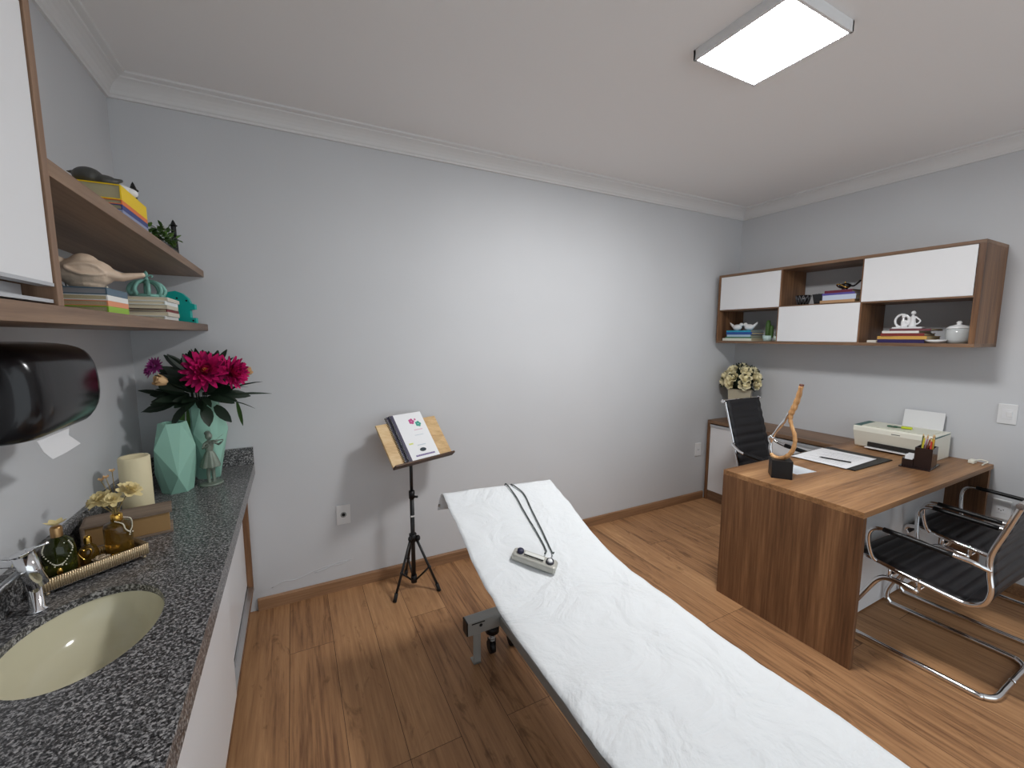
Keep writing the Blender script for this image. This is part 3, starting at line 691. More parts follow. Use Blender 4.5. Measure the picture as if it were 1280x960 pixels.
# upper shelf
Z2 = 1.8345; z = Z2
for dz, c, lab, dx in ((.030, (150, 160, 190), 'pale blue spined book at the bottom of the upper shelf stack', .22), (.014, (60, 70, 130), 'navy spined book, second from the bottom on the upper shelf', .225), (.012, (232, 120, 60), 'orange spined book, second from the top on the upper shelf', .22), (.040, (244, 206, 24), 'thick yellow spined book on top of the upper shelf stack', .22)):
    book((.275-dx/2, -.90, z), (dx, .235, dz), 0, colour(c), lab, 'books on the upper shelf', plain('olive_pages', srgb(176, 168, 136), .85)); z += dz+.0003
o = MB(); o.ball((-.035, 0, .028), (.034, .026, .026)); o.ball((.0, 0, .02), (.03, .022, .018)); o.tube([(-.06, 0, .035), (-.08, 0, .036)], .006, rad=[.008, .001], seg=8)
o.tube([(-.005, 0, .02), (.04, 0, .028)], .01, rad=[.014, .004], seg=10)
q = o.build('grey_bird', plain('charcoal_glaze', srgb(70, 70, 68), .4), remesh=.003, loc=(.225, -.95, z)); tag(q, 'small charcoal bird ornament lying on the yellow book', 'ornament')
mb = MB(); mb.lathe([(0, 0), (.022, 0), (.03, .02), (.026, .032), (.012, .04), (0, .042)], seg=16, ripple=.12, rn=5); mb.ball((.02, 0, .02), (.02, .016, .014))
q = mb.build('white_shell', M['white_gloss'], loc=(.235, -.855, z)); tag(q, 'white shell ornament on the yellow book beside the charcoal bird', 'ornament')
def spire(loc, h, label):
    mb = MB(); mb.lathe([(0, 0), (.028, 0), (.028, .008), (.012, .02), (.010, h*.55), (.013, h*.57), (.009, h*.62), (.009, h*.82), (.015, h*.85), (.009, h*.88), (.004, h*.96), (.0, h)], seg=8, smooth=False)
    tag(mb.build('spire_ornament', M['black_satin'], loc=loc), label, 'ornament', 'black spires on the upper shelf')
spire((.235, -.735, Z2), .185, 'black spire ornament behind the yellow book on the upper shelf')
spire((.262, -.35, Z2), .158, 'black spire ornament standing beside the green plant on the upper shelf')
gp = thing('trailing_plant', 'green small leaved plant in a low pot on the upper shelf', 'potted plant', (.235, -.50, Z2))
MB().b2((-.04, -.12, 0), (.04, .12, .03), bev=.004).build('pot', M['black_satin'], gp)
mb = MB().mat(M['leaf_mid']); r_ = random.Random(9)
for k in range(260):
    y = r_.uniform(-.15, .13); p = Vector((r_.uniform(-.045, .05), y, .025+r_.uniform(0, .06)*(1-.3*abs(y)/.15)))
    d = Vector((r_.uniform(-1, 1), r_.uniform(-1, 1), r_.uniform(-.1, 1.2))); mb.mat(M['leaf_mid'] if k % 3 else M['leaf_bright']); mb.petal(p, d, (0, 0, 1), .024, .014, curl=-.2, seg=3)
mb.build('foliage', parent=gp, kind='stuff')

# ------------------------------------------------------------------ music stand
ms = thing('music_stand', 'black tripod music stand with a pale wooden desk by the back wall', 'music stand', (1.252, -.19, 0))
mb = MB(); mb.cyl((0, 0, .045), (0, 0, .60), .0125, seg=16); mb.cyl((0, 0, .58), (0, 0, .86), .0095, seg=16); mb.build('pole', M['black_metal'], ms)
MB().b2((-.011, -.013, .452), (.011, .013, .462), bev=.002).build('label_band', M['white_plastic'], ms)
mb = MB(); mb.cyl((0, 0, .565), (0, 0, .61), .017, seg=16); mb.cyl((0, 0, .575), (.03, -.02, .575), .007, seg=10); mb.build('collar', M['black_satin'], ms)
mb = MB(); mb.cyl((0, 0, .30), (0, 0, .345), .022, seg=16); mb.ball((-.022, -.02, .325), (.012, .014, .016)); mb.ball((.026, -.016, .32), (.014, .016, .018)); mb.build('hub', M['black_satin'], ms)
MB().cyl((0, 0, .04), (0, 0, .085), .018, seg=16).build('lower_collar', M['black_satin'], ms)
for a in (math.radians(212), math.radians(-37), math.radians(95)):
    d = Vector((math.cos(a), math.sin(a), 0)); R = .155
    lg = MB(); lg.cyl(d*.02+Vector((0, 0, .32)), d*R+Vector((0, 0, .018)), .0075, seg=12)
    l = lg.build('leg', M['black_metal'], ms)
    MB().cyl(d*(R-.012)+Vector((0, 0, .045)), d*(R+.004)+Vector((0, 0, .0)), .011, seg=12).build('rubber_foot', M['rubber'], l)
    b_ = MB(); p = d*.098+Vector((0, 0, .145)); b_.cyl(p, d*.018+Vector((0, 0, .06)), .0055, seg=10); b_.ball(p, .011, seg=10); b_.build('brace', M['black_metal'], ms)
YAW, TILT = math.radians(20), math.radians(50)
dm = Matrix.Translation((.035, .028, .905)) @ rotm(0, 0, YAW) @ rotm(TILT, 0, 0)
MB().b2((-.205, -.135, -.006), (.205, .135, .006), bev=.002).xform(dm).build('desk', M['stand_wood'], ms)
MB().b2((-.205, -.147, -.006), (.205, -.135, .034), bev=.002).xform(dm).build('ledge', M['dark_edge'], ms)
mb = MB(); mb.box((0, 0, -.012), (.08, .08, .01)); mb.xform(dm); mb.cyl((0, 0, .83), (.022, .022, .885), .012, seg=12); mb.build('bracket', M['black_metal'], ms)
dmw = Matrix.Translation((1.252, -.19, 0)) @ dm
def notebook(off, zoff, label, front):
    t = thing('spiral_notebook', label, 'notebook', (0, 0, 0), 0, 'spiral notebooks on the music stand')
    t.matrix_world = dmw @ Matrix.Translation((off, .02, .0065+zoff)) @ rotm(0, 0, 0)
    MB().b2((-.105, -.153, 0), (.105, .15, .008)).build('page_block', M['paper'], t)
    MB().b2((-.106, -.154, .008), (.106, .151, .0095)).build('cover', M['paper'], t)
    mb = MB()
    for k in range(30):
        y = -.145+.29*k/29; mb.tube([(-.1065+.0085*math.cos(2*PI*j/10), y, .004+.008*math.sin(2*PI*j/10)) for j in range(10)], .0017, seg=5, closed=True)
    mb.build('spiral', M['black_satin'], t)
    MB().b2((-.105, -.153, .0095), (-.084, .15, .0100)).build('binding_strip', colour((66, 62, 84)), t)
    if front:
        zt = .0097
        def mark(name, c, f): 
            q = MB().mat(colour(c)); f(q); q.build(name, parent=t)
        def blossom(x, y, r): return lambda q: [q.ball((x+r*math.cos(k*1.257), y+r*math.sin(k*1.257), zt), (r*.85, r*.85, .0004), seg=10) for k in range(5)]
        mark('flower_print', (196, 80, 140), blossom(.018, .092, .011)); mark('flower_print', (196, 80, 140), blossom(.046, .102, .004)); mark('flower_print', (60, 160, 140), blossom(.056, .070, .011))
        for c, x0, x1, y0, y1 in (((222, 190, 204), .012, .07, .03, .036), ((200, 208, 214), 0, .06, -.004, 0), ((200, 208, 214), -.012, .045, -.07, -.064), ((216, 220, 120), -.062, -.034, -.055, -.046)):
            mark('text_line', c, lambda q: q.b2((x0, y0, zt-.0003), (x1, y1, zt+.0003)))
        mark('logo', (30, 44, 54), lambda q: q.ball((.012, -.098, zt), (.022, .012, .0004), seg=16))
        mark('lettering', (90, 60, 130), lambda q: [q.b2((-.05+.0094*k, -.136, zt-.0003), (-.05+.0094*k+.0074, -.126, zt+.0003)) for k in range(14)])
    return t
notebook(-.022, 0, 'spiral notebook mostly hidden under the top one on the music stand', False)
notebook(-.006, .0105, 'white spiral notebook with coloured blots on top on the music stand', True)

# ------------------------------------------------------------------ treatment bed
BX0, BX1 = 1.235, 1.775; BC = (BX0+BX1)/2
bed = thing('treatment_bed', 'treatment couch with raised head section and grey metal base', 'treatment bed', (BC, -1.85, 0))
def bz(y):
    ys = [-2.8, -1.6, -1.45, -1.33, -1.2, -1.1, -.98, -.87]; zs = [.622, .624, .632, .652, .692, .728, .772, .818]
    if y <= ys[0]: return zs[0]
    for a, b, p, q in zip(ys, ys[1:], zs, zs[1:]):
        if y <= b: return p+(q-p)*(y-a)/(b-a)
    return zs[-1]
def cushion(y0, y1, hw, t, inset=.012):
    mb = MB()
    def fn(u, v, s):
        y = y0+(y1-y0)*u; x = -hw+2*hw*v; e = min(1, min(v, 1-v)/.04, min(u, 1-u)/.04*1.0)
        top = bz(y)-inset-.010*(1-e)**2
        return (x, y+1.85, top if s else top-t+.02*(1-e)**2)
    mb.slab(fn, 26, 16); return mb
cushion(-2.78, -1.46, .236, .06).build('mattress', M['mattress'], bed)
cushion(-1.45, -.885, .236, .05).build('backrest', M['mattress'], bed)
mb = MB()
for sx in (-1, 1): mb.b2((sx*.17-.018, -2.75+1.85, .505), (sx*.17+.018, -1.46+1.85, .545), bev=.003)
for y in (-2.7, -2.1, -1.5): mb.b2((-.17, y-.018+1.85, .508), (.17, y+.018+1.85, .542), bev=.003)
mb.build('frame', M['grey_metal'], bed)
for sx in (-1, 1):
    mb = MB(); mb.tube([(sx*.15, -1.48+1.85, .53), (sx*.15, -1.2+1.85, .60), (sx*.15, -.93+1.85, .70)], .014, seg=12); mb.build('backrest_frame', M['grey_metal'], bed)
# base: long beams with a cross-member at each end on posts
mb = MB(); mb.b2((-.03, -2.6+1.85, .155), (.05, -.92+1.85, .20), bev=.003); mb.build('base_beam', M['grey_metal'], bed)
for y in (-.89, -2.62):
    mb = MB(); mb.b2((-.19, y-.028+1.85, .15), (.19, y+.028+1.85, .218), bev=.004)
    cm = mb.build('cross_member', M['grey_metal'], bed)
    for sx in (-1, 1): MB().b2((sx*.19-.004, y-.027+1.85, .151), (sx*.19+.004, y+.027+1.85, .217), bev=.002).build('end_cap', M['black_satin'], cm)
    mb = MB(); mb.mat(M['black_satin']); mb.cyl((-.125, y-.0285+1.85, .19), (-.125, y-.0265+1.85, .19), .008, seg=14); mb.b2((-.17, y-.0285+1.85, .202), (-.105, y-.0275+1.85, .208)); mb.build('marking', parent=cm)
    for sx in (-1, 1):
        lg = MB(); lg.b2((sx*.143-.018, y-.026+1.85, 0), (sx*.143+.018, y-.016+1.85, .15), bev=.002); lg.b2((sx*.143-.018, y-.026+1.85, 0), (sx*.143+.018, y+.02+1.85, .006)); lg.build('leg', M['grey_metal'], bed)
        k = sx*.055; cs = MB().mat(M['black_satin']); cs.cyl((k, y+1.85, .118), (k, y+1.85, .15), .033, seg=20); cs.mat(M['alu']); cs.cyl((k, y+1.85, .07), (k, y+1.85, .118), .008, seg=12)
        for j in range(4): cs.cyl((k, y+1.85, .072+.010*j), (k, y+1.85, .077+.010*j), .014, seg=14)
        cs.mat(M['black_satin']); cs.cyl((k-.012, y+.012+1.85, .03), (k+.012, y+.012+1.85, .03), .03, seg=22); cs.b2((k-.016, y-.006+1.85, .03), (k-.013, y+.02+1.85, .08)); cs.b2((k+.013, y-.006+1.85, .03), (k+.016, y+.02+1.85, .08)); cs.build('caster', parent=bed)
mb = MB(); mb.b2((-.06, -2.3+1.85, .2), (.06, -1.6+1.85, .24), bev=.004); mb.b2((-.05, -2.0+1.85, .24), (.05, -1.88+1.85, .51), bev=.004); mb.build('lift_column', M['grey_metal'], bed)

# paper sheet
sh = thing('paper_sheet', 'white disposable paper sheet covering the treatment couch', 'bed sheet', (BC, -1.85, .62)) if False else None
mb = MB()
def sheet(u, v, s):
    # u along from the foot to the head, then over the end
    L1 = 1.93; y = -2.8+L1*min(1, u/.955); over = max(0, (u-.955)/.045)
    ed = (v-.5)*2
    w0 = BX0-.012+.006*noise.noise((y*6, 0, 1))+.004*noise.noise((y*17, 3, 1)); w1 = BX1+.004+.012*noise.noise((y*3.5, 9, 1))+.005*noise.noise((y*15, 5, 2))
    x = w0+(w1-w0)*v
    head = max(0, min(1, (y+1.4)/.5))
    z = bz(y)+.022*head*(.5-v)*1.2
    z += .003*noise.noise((x*7, y*5, .3))+.0015*noise.noise((x*19, y*19, 4))
    z -= .012*max(0, abs(ed)-.9)/.1*(.3+.7*abs(noise.noise((y*3, ed, 7))))*(1-head)
    if over:
        y += .02*math.sin(over*PI/2)-.01*over; z -= .075*over*over; x -= .02*over*(1-v)
    t = .0012
    return (x, y, z+(t if s else 0))
mb.slab(sheet, 120, 36)
tag(mb.build('paper_sheet', M['sheet']), 'white disposable paper sheet covering the treatment couch', 'bed sheet')
def on_sheet(x, y, up=.003):
    v = (x-BX0)/(BX1-BX0); head = max(0, min(1, (y+1.4)/.5)); return Vector((x, y, bz(y)+.022*head*(.5-v)*1.2+up))
# remote device on the bed
rc = thing('handheld_control', 'silver two button control unit lying on the paper sheet', 'control unit')
p = on_sheet(1.438, -1.297, .004); slope = math.atan2(bz(-1.2)-bz(-1.4), .2)
rc.matrix_world = Matrix.Translation(p) @ rotm(slope, 0, 0) @ rotm(0, 0, math.radians(-46))
silver = plain('silver_plastic', srgb(178, 176, 168), .35, .35)
mb = MB(); o8 = [(-.086, -.016), (-.078, -.024), (.078, -.026), (.086, -.018), (.086, .018), (.078, .026), (-.078, .024), (-.086, .016)]
mb.prism(o8, lambda u, v, d: (u, v, d), 0, .030, bev=.008); mb.build('body', silver, rc)
MB().b2((-.04, -.006, .034), (.035, .010, .0362), bev=.001).build('display_strip', colour((214, 214, 208)), rc)
MB().b2((-.042, -.011, .034), (.034, -.008, .0355)).build('slot', M['black_satin'], rc)
mb = MB(); mb.lathe([(0, .043), (.009, .043), (.0125, .040), (.013, .034), (.013, .03)], c=(-.058, .002, 0), seg=22); mb.build('button', colour((34, 34, 60)), rc)
mb = MB(); mb.lathe([(0, .040), (.0085, .040), (.0098, .036), (.0098, .03)], c=(.058, 0, 0), seg=20); bb = mb.build('button', M['white_plastic'], rc)
mb = MB(); mb.lathe([(.0102, .033), (.0115, .038), (.0145, .038), (.0155, .033), (.0155, .028)], c=(.058, .0, 0), seg=24); mb.build('ring', colour((52, 52, 60)), bb)
mb = MB()
for pts in ([(1.528, -1.295), (1.535, -1.271), (1.556, -1.165), (1.574, -1.047), (1.589, -.962), (1.585, -.922), (1.564, -.882)], [(1.49, -1.29), (1.517, -1.255), (1.529, -1.172), (1.534, -1.083), (1.539, -1.015), (1.544, -.952), (1.537, -.876)]):
    q = [on_sheet(x, y, .0075) for x, y in pts]; q[0].z += .018
    q.append(q[-1]+Vector((0, .025, -.01))); q.append(q[-1]+Vector((0, .012, -.05))); q.append(q[-1]+Vector((.01, .004, -.09)))
    mb.tube([v for v in path(q, 6)], .0028, seg=8)
cable = mb.build('cord', colour((70, 78, 76))); 
wm = rc.matrix_world.inverted(); cable.parent = rc; cable.matrix_parent_inverse = wm

# ------------------------------------------------------------------ desk
DX, DYF, DYB = 2.856, -1.730, -1.046
ds = thing('office_desk', 'walnut office desk standing out from the right wall', 'desk', (3.6, -1.4, 0))
def dl(lo, hi): return (lo[0]-3.6, lo[1]+1.4, lo[2]), (hi[0]-3.6, hi[1]+1.4, hi[2])
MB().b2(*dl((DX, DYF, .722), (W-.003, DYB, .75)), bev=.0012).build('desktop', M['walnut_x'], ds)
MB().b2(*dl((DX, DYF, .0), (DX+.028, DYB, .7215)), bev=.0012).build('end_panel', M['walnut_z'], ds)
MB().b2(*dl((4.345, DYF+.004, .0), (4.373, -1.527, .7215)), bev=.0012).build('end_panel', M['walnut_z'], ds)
MB().b2(*dl((DX+.0285, -1.545, .01), (4.344, -1.527, .7215)), bev=.001).build('modesty_panel', M['white'], ds)
# credenza
cz = thing('credenza', 'low walnut cabinet with white doors along the right wall behind the desk', 'cabinet', (4.21, -.53, 0))
def cl(lo, hi): return (lo[0]-4.21, lo[1]+.53, lo[2]), (hi[0]-4.21, hi[1]+.53, hi[2])
CF = 4.04
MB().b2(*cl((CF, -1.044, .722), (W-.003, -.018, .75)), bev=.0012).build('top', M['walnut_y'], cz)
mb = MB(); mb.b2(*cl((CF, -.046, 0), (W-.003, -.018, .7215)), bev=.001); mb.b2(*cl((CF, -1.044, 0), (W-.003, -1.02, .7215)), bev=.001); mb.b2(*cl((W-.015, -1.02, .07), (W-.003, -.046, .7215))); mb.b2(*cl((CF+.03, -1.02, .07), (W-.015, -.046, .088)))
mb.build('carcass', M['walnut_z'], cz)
MB().b2(*cl((CF+.012, -1.02, 0), (CF+.03, -.046, .088))).build('plinth', M['walnut_y'], cz)
for y0, y1 in ((-.53, -.048), (-1.018, -.534)):
    d_ = MB(); d_.b2(*cl((CF+.004, y0, .092), (CF+.022, y1, .69)), bev=.001); dd = d_.build('door', M['white'], cz)
    h_ = MB(); h_.b2(*cl((CF-.002, y0, .69), (CF+.022, y1, .712)), bev=.001); h_.build('handle_profile', M['alu_white'], dd)

# ------------------------------------------------------------------ visitor chairs
def sling_skin(prof, hw, t=.007, rib=.046, depth=.0065):
    P = path([(0, a, b) for a, b in prof], 10); s = [0]
    for a, b in zip(P, P[1:]): s.append(s[-1]+(b-a).length)
    n = len(P)-1
    def fn(u, v, side):
        f = u*n; i = min(n-1, int(f)); k = f-i; p = P[i].lerp(P[i+1], k); tg = (P[min(n, i+1)]-P[i]).normalized(); nr = Vector((0, -tg.z, tg.y))
        d = s[i]+(s[i+1]-s[i])*k; rb = depth*abs(math.sin(PI*d/rib))**.7
        off = (t/2+rb) if side else -(t/2+rb)
        x = (v-.5)*2*hw; sag = -.004*(1-(2*v-1)**2)
        q = p+nr*(off+sag)
        return (x, q.y, q.z)
    return fn, int(s[-1]/rib*12)
def chrome_cap(mb, a, b, r): mb.cyl(a, b, r, seg=14)
VP = [(.255, .375), (.269, .398), (.252, .420), (.20, .426), (.08, .410), (-.10, .387), (-.165, .388), (-.205, .418), (-.218, .475), (-.208, .55), (-.206, .63), (-.235, .74), (-.268, .862)]
def visitor_chair(label, loc):
    t = thing('cantilever_chair', label, 'chair', loc, 0, 'cantilever visitor chairs at the desk')
    fn, nu = sling_skin(VP, .213)
    MB().slab(fn, nu, 8).build('sling_seat', M['leather'], t)
    for sx in (-1, 1):
        mb = MB(); mb.tube(path([(sx*.225, a, b) for a, b in VP], 8), .0105, seg=12); mb.build('side_rail', M['chrome'], t)
    b_ = MB()
    half = [(.225, .0, .352), (.225, .09, .360), (.225, .145, .340), (.225, .195, .25), (.225, .250, .13), (.225, .268, .06), (.225, .252, .020), (.225, .20, .0125), (.225, -.18, .0125), (.215, -.235, .0125), (.17, -.262, .0125), (.08, -.264, .0125)]
    full = [(0, -.264, .0125)] + [(x, y, z) for x, y, z in half[::-1]]
    b_.tube(path(full, 6), .0125, seg=12); b_.tube(path([(-x, y, z) for x, y, z in full], 6), .0125, seg=12)
    b_.build('sled_base', M['chrome'], t)
    c_ = MB()
    for y, z in ((.11, .372), (.0, .366)): c_.cyl((-.225, y, z), (.225, y, z), .009, seg=12)
    for sx in (-1, 1):
        for y, z in ((.11, .37), (.0, .365)): c_.cyl((sx*.225, y, z), (sx*.225, y, z+.05), .009, seg=12)
    c_.build('seat_bracket', M['chrome'], t)
    MB().cyl((-.245, -.268, .862), (.245, -.268, .862), .013, seg=16).build('top_rail', M['chrome'], t)
    for sx in (-1, 1):
        a_ = MB(); a_.tube(path([(sx*.225, -.209, .56), (sx*.25, -.19, .575), (sx*.27, -.15, .592), (sx*.272, .02, .600), (sx*.272, .12, .606), (sx*.272, .165, .597), (sx*.270, .185, .565), (sx*.262, .185, .51), (sx*.245, .175, .45), (sx*.228, .165, .424)], 6), .0095, seg=12); ar = a_.build('arm', M['chrome'], t)
        MB().tube(path([(sx*.272, -.11, .594), (sx*.272, .02, .6015), (sx*.272, .13, .607)], 6), .0125, seg=12, flat=.9).build('arm_pad', M['black_satin'], ar)
    return t
visitor_chair('black ribbed cantilever chair with chrome frame, nearer to the end of the desk', (3.392, -1.835, 0))
visitor_chair('black ribbed cantilever chair with chrome frame, nearer to the right wall', (4.035, -1.822, 0))

# executive chair behind the desk
ex = thing('office_chair', 'black high back ribbed office chair with chrome frame behind the desk', 'office chair', (3.685, -.88, 0))
EP = [(-.29, .415), (-.305, .44), (-.28, .468), (-.2, .47), (.05, .455), (.115, .47), (.15, .52), (.175, .62), (.235, .82), (.30, 1.045)]
fn, nu = sling_skin(EP, .187, rib=.062, depth=.0075); MB().slab(fn, nu, 8).build('sling_seat', M['leather'], ex)
for sx in (-1, 1): MB().tube(path([(sx*.194, a+.006, b) for a, b in EP], 8), .0075, seg=12).build('side_rail', M['chrome'], ex)
mb = MB(); mb.cyl((-.21, .309, 1.04), (.21, .309, 1.04), .008, seg=12)
for sx in (-1, 1): mb.cyl((sx*.2, .305, 1.04), (sx*.222, .305, 1.04), .013, seg=14)
mb.build('top_rail', M['chrome'], ex)
for sx in (-1, 1):
    a_ = MB(); a_.tube(path([(sx*.194, .215, .74), (sx*.225, .2, .735), (sx*.24, .12, .70), (sx*.24, -.06, .675), (sx*.238, -.13, .65), (sx*.225, -.14, .56), (sx*.2, -.13, .475)], 6), .0105, seg=12); ar = a_.build('arm', M['chrome'], ex)
    MB().tube(path([(sx*.24, .1, .699), (sx*.24, -.02, .686), (sx*.24, -.08, .676)], 4), .015, seg=12).build('arm_pad', M['black_satin'], ar)
mb = MB(); mb.cyl((0, -.08, .11), (0, -.08, .30), .026, seg=20); mb.cyl((0, -.08, .28), (0, -.08, .44), .016, seg=16); mb.b2((-.19, -.13, .43), (.19, -.03, .45), bev=.004); mb.build('column', M['chrome'], ex)
for k in range(5):
    a = 2*PI*k/5+.3; d = Vector((math.cos(a), math.sin(a), 0)); o_ = Vector((0, -.08, 0))
    lg = MB(); lg.tube([o_+d*.02+Vector((0, 0, .12)), o_+d*.16+Vector((0, 0, .10)), o_+d*.27+Vector((0, 0, .075))], .02, rad=[.022, .018, .014], seg=10, flat=.7); l = lg.build('leg', M['chrome'], ex)
    sd = Vector((-d.y, d.x, 0)); cc = o_+d*.27+Vector((0, 0, .027)); cs = MB()
    for s_ in (-1, 1): cs.cyl(cc+sd*.007*s_, cc+sd*.022*s_, .027, seg=18)
    cs.cyl(cc+Vector((0, 0, .02)), cc+Vector((0, 0, .055)), .007, seg=8); cs.build('caster', M['black_satin'], l)

# ------------------------------------------------------------------ on the desk
ZD = .7505
tf = thing('branch_trophy', 'twisted wooden branch loop with silver strand on a black cube base', 'trophy', (3.022, -1.268, ZD))
MB().box((0, 0, .049), (.098, .098, .098), rot=rotm(0, 0, math.radians(-50)), bev=.0015).build('base', M['black_satin'], tf)
def tl(y, z): return (.0, y+1.268, z-ZD)
wp = [(-1.212, .866), (-1.226, .852), (-1.258, .848), (-1.295, .868), (-1.322, .905), (-1.332, .95), (-1.328, .995), (-1.310, 1.04), (-1.300, 1.075), (-1.303, 1.11), (-1.318, 1.15), (-1.332, 1.20), (-1.342, 1.258)]
rr = [.008, .012, .013, .012, .0115, .010, .010, .009, .011, .014, .0145, .013, .0105]
P = path([tl(y, z) for y, z in wp], 5); rad = []
for i in range(len(P)): 
    f = i/5; k = min(len(rr)-2, int(f)); rad.append((rr[k]+(rr[k+1]-rr[k])*(f-k))*(1+.10*math.sin(i*1.7)))
MB().tube(P, .01, rad=rad, seg=12).build('branch', M['branch'], tf)
MB().cyl(tl(-1.3415, 1.252), tl(-1.344, 1.268), .0108, seg=12).build('branch_tip', colour((84, 44, 30)), tf)
P = path([tl(y, z) for y, z in [(-1.213, .862), (-1.206, .90), (-1.208, .935), (-1.215, .965), (-1.240, 1.01), (-1.268, 1.055), (-1.287, 1.095), (-1.303, 1.12)]], 5)
mb = MB(); mb.tube(P, .008, rad=[.007+.003*abs(math.sin(i*.35)) for i in range(len(P))], seg=12); mb.ball(tl(-1.208, .955), (.014, .016, .016)); mb.build('silver_strand', M['chrome'], tf)

# clipboard, papers
cp = thing('document_folder', 'black folder board lying open under white sheets on the desk', 'folder', (3.715, -1.225, ZD), 0)
MB().b2((-.225, -.19, 0), (.225, .165, .006), bev=.002).build('board', M['black_satin'], cp)
pp = thing('printed_sheet', 'white printed form lying on the black folder', 'paper', (3.665, -1.222, ZD+.0065), .04)
MB().b2((-.195, -.148, 0), (.195, .15, .0012)).build('sheet', M['paper'], pp)
mb = MB(); grey_ = colour((150, 152, 156))
for k in range(12): mb.b2((-.15+.026*k, -.11, .0013), (-.147+.026*k, .10-.03*(k % 3), .0015))
mb.mat(grey_); mb.mats = [grey_]; mb.build('print_lines', grey_, pp)
pen = MB(); pen.cyl((0, -.075, .0055), (0, .07, .0055), .004, seg=10); pen.cyl((0, .07, .0055), (0, .085, .0055), .004, .0008, seg=10)
o = pen.build('pen', M['black_plastic'], loc=(3.60, -1.265, ZD+.008)); o.rotation_euler = (0, 0, .25); tag(o, 'black pen lying on the printed form', 'pen')
o = MB().b2((-.082, -.075, 0), (.07, .072, .0012)).build('leaflet', colour((222, 228, 234)), loc=(3.225, -1.235, ZD)); o.rotation_euler = (0, 0, -.15); tag(o, 'small pale leaflet on the desk behind the cube base', 'paper')
dp2 = thing('desk_blotter', 'grey edged white tray of papers lying on the desk beside the office chair', 'tray', (3.47, -1.085, ZD), 0) if False else None

# printer
pt = thing('printer', 'white inkjet printer standing on the desk against the right wall', 'printer', (4.24, -1.33, ZD))
mb = MB(); outl = [(-.07, .0), (-.085, .012), (-.125, .12), (-.125, .148), (-.118, .156), (.108, .162), (.113, .15), (.113, 0)]
mb.prism(outl, lambda u, v, d: (u, d, v), -.212, .212, bev=.003); mb.build('body', M['cream_plastic'], pt)
MB().prism([(-.112, .1565), (.075, .1615), (.075, .166), (-.114, .161)], lambda u, v, d: (u, d, v), -.185, .165, bev=.001).build('scanner_lid', colour((222, 222, 206)), pt)
MB().prism([(-.12, .156), (.09, .161), (.09, .1625), (-.121, .158)], lambda u, v, d: (u, d, v), .168, .211).build('control_panel', colour((46, 92, 88)), pt)
MB().prism([(-.125, .142), (-.1265, .146), (-.11, .151), (.1, .156), (.1, .152)], lambda u, v, d: (u, d, v), -.213, -.19).build('corner_trim', colour((46, 92, 88)), pt)
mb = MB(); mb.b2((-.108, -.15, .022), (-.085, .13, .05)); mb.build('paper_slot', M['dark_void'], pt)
mb = MB(); mb.b2((-.135, -.155, .012), (-.07, .135, .018), bev=.002); mb.build('output_tray', M['white_plastic'], pt)
mb = MB(); mb.b2((-.1262, -.045, .128), (-.1245, .0, .132)); mb.build('badge', colour((70, 74, 76)), pt)
MB().box((.118, -.07, .215), (.004, .205, .12), rot=rotm(0, .17, 0), bev=.001).build('paper_support', M['white_plastic'], pt)
sc = thing('scissors', 'scissors with dark green ring handles and yellow sheath on the printer', 'scissors', (4.20, -1.335, ZD+.1665), .25)
mb = MB()
for y in (.045, .018): mb.tube([(.016*math.cos(2*PI*k/16), y+.012*math.sin(2*PI*k/16), .004) for k in range(16)], .0035, seg=6, closed=True)
mb.tube([(0, .03, .004), (.0, -.02, .004)], .0035, seg=6); mb.build('handles', colour((52, 96, 72)), sc)
MB().b2((-.016, -.065, 0), (.016, -.012, .012), bev=.002).build('sheath', colour((196, 210, 46)), sc)

# pen holder
ph = thing('pen_holder', 'dark acrylic desk organiser at the right end of the desk', 'pen holder', (3.955, -1.535, ZD), .12)
dkb = plain('smoked_acrylic', srgb(42, 30, 28), .15)
MB().b2((-.11, -.068, 0), (.11, .068, .006), bev=.001).build('base', dkb, ph)
mb = MB(); mb.b2((-.07, -.064, .006), (-.066, .012, .122)); mb.b2((.046, -.064, .006), (.05, .012, .122)); mb.b2((-.066, -.064, .006), (.046, -.06, .122)); mb.b2((-.066, .008, .006), (.046, .012, .122)); mb.build('cup', dkb, ph)
mb = MB(); mb.b2((-.08, .0125, .006), (-.076, .062, .045)); mb.b2((.03, .0125, .006), (.034, .062, .06)); mb.b2((-.076, .058, .006), (.03, .062, .05)); mb.b2((-.076, .0125, .006), (.03, .0165, .05)); mb.build('card_slot', dkb, ph)
cards = MB()
for k in range(7): cards.box((-.055+.012*k, .036, .036), (.0006, .038, .056), rot=rotm(0, .15, 0))
co = cards.build('business_card', M['paper'], loc=(0, 0, 0)); co.matrix_world = Matrix.Translation((3.955, -1.535, ZD+.001)) @ rotm(0, 0, .12); tag(co, 'white note cards filed in the dark desk organiser', 'cards')
pc = [(200, 60, 50), (226, 170, 60), (60, 90, 60), (200, 205, 60), (120, 40, 50), (40, 40, 46), (206, 190, 60), (96, 110, 60), (180, 140, 160), (140, 60, 40), (210, 120, 90)]
nm = ['red', 'amber', 'dark green', 'lime', 'wine red', 'black', 'mustard', 'olive', 'lilac', 'rust', 'salmon']
rm = Matrix.Translation((3.955, -1.535, ZD)) @ rotm(0, 0, .12)
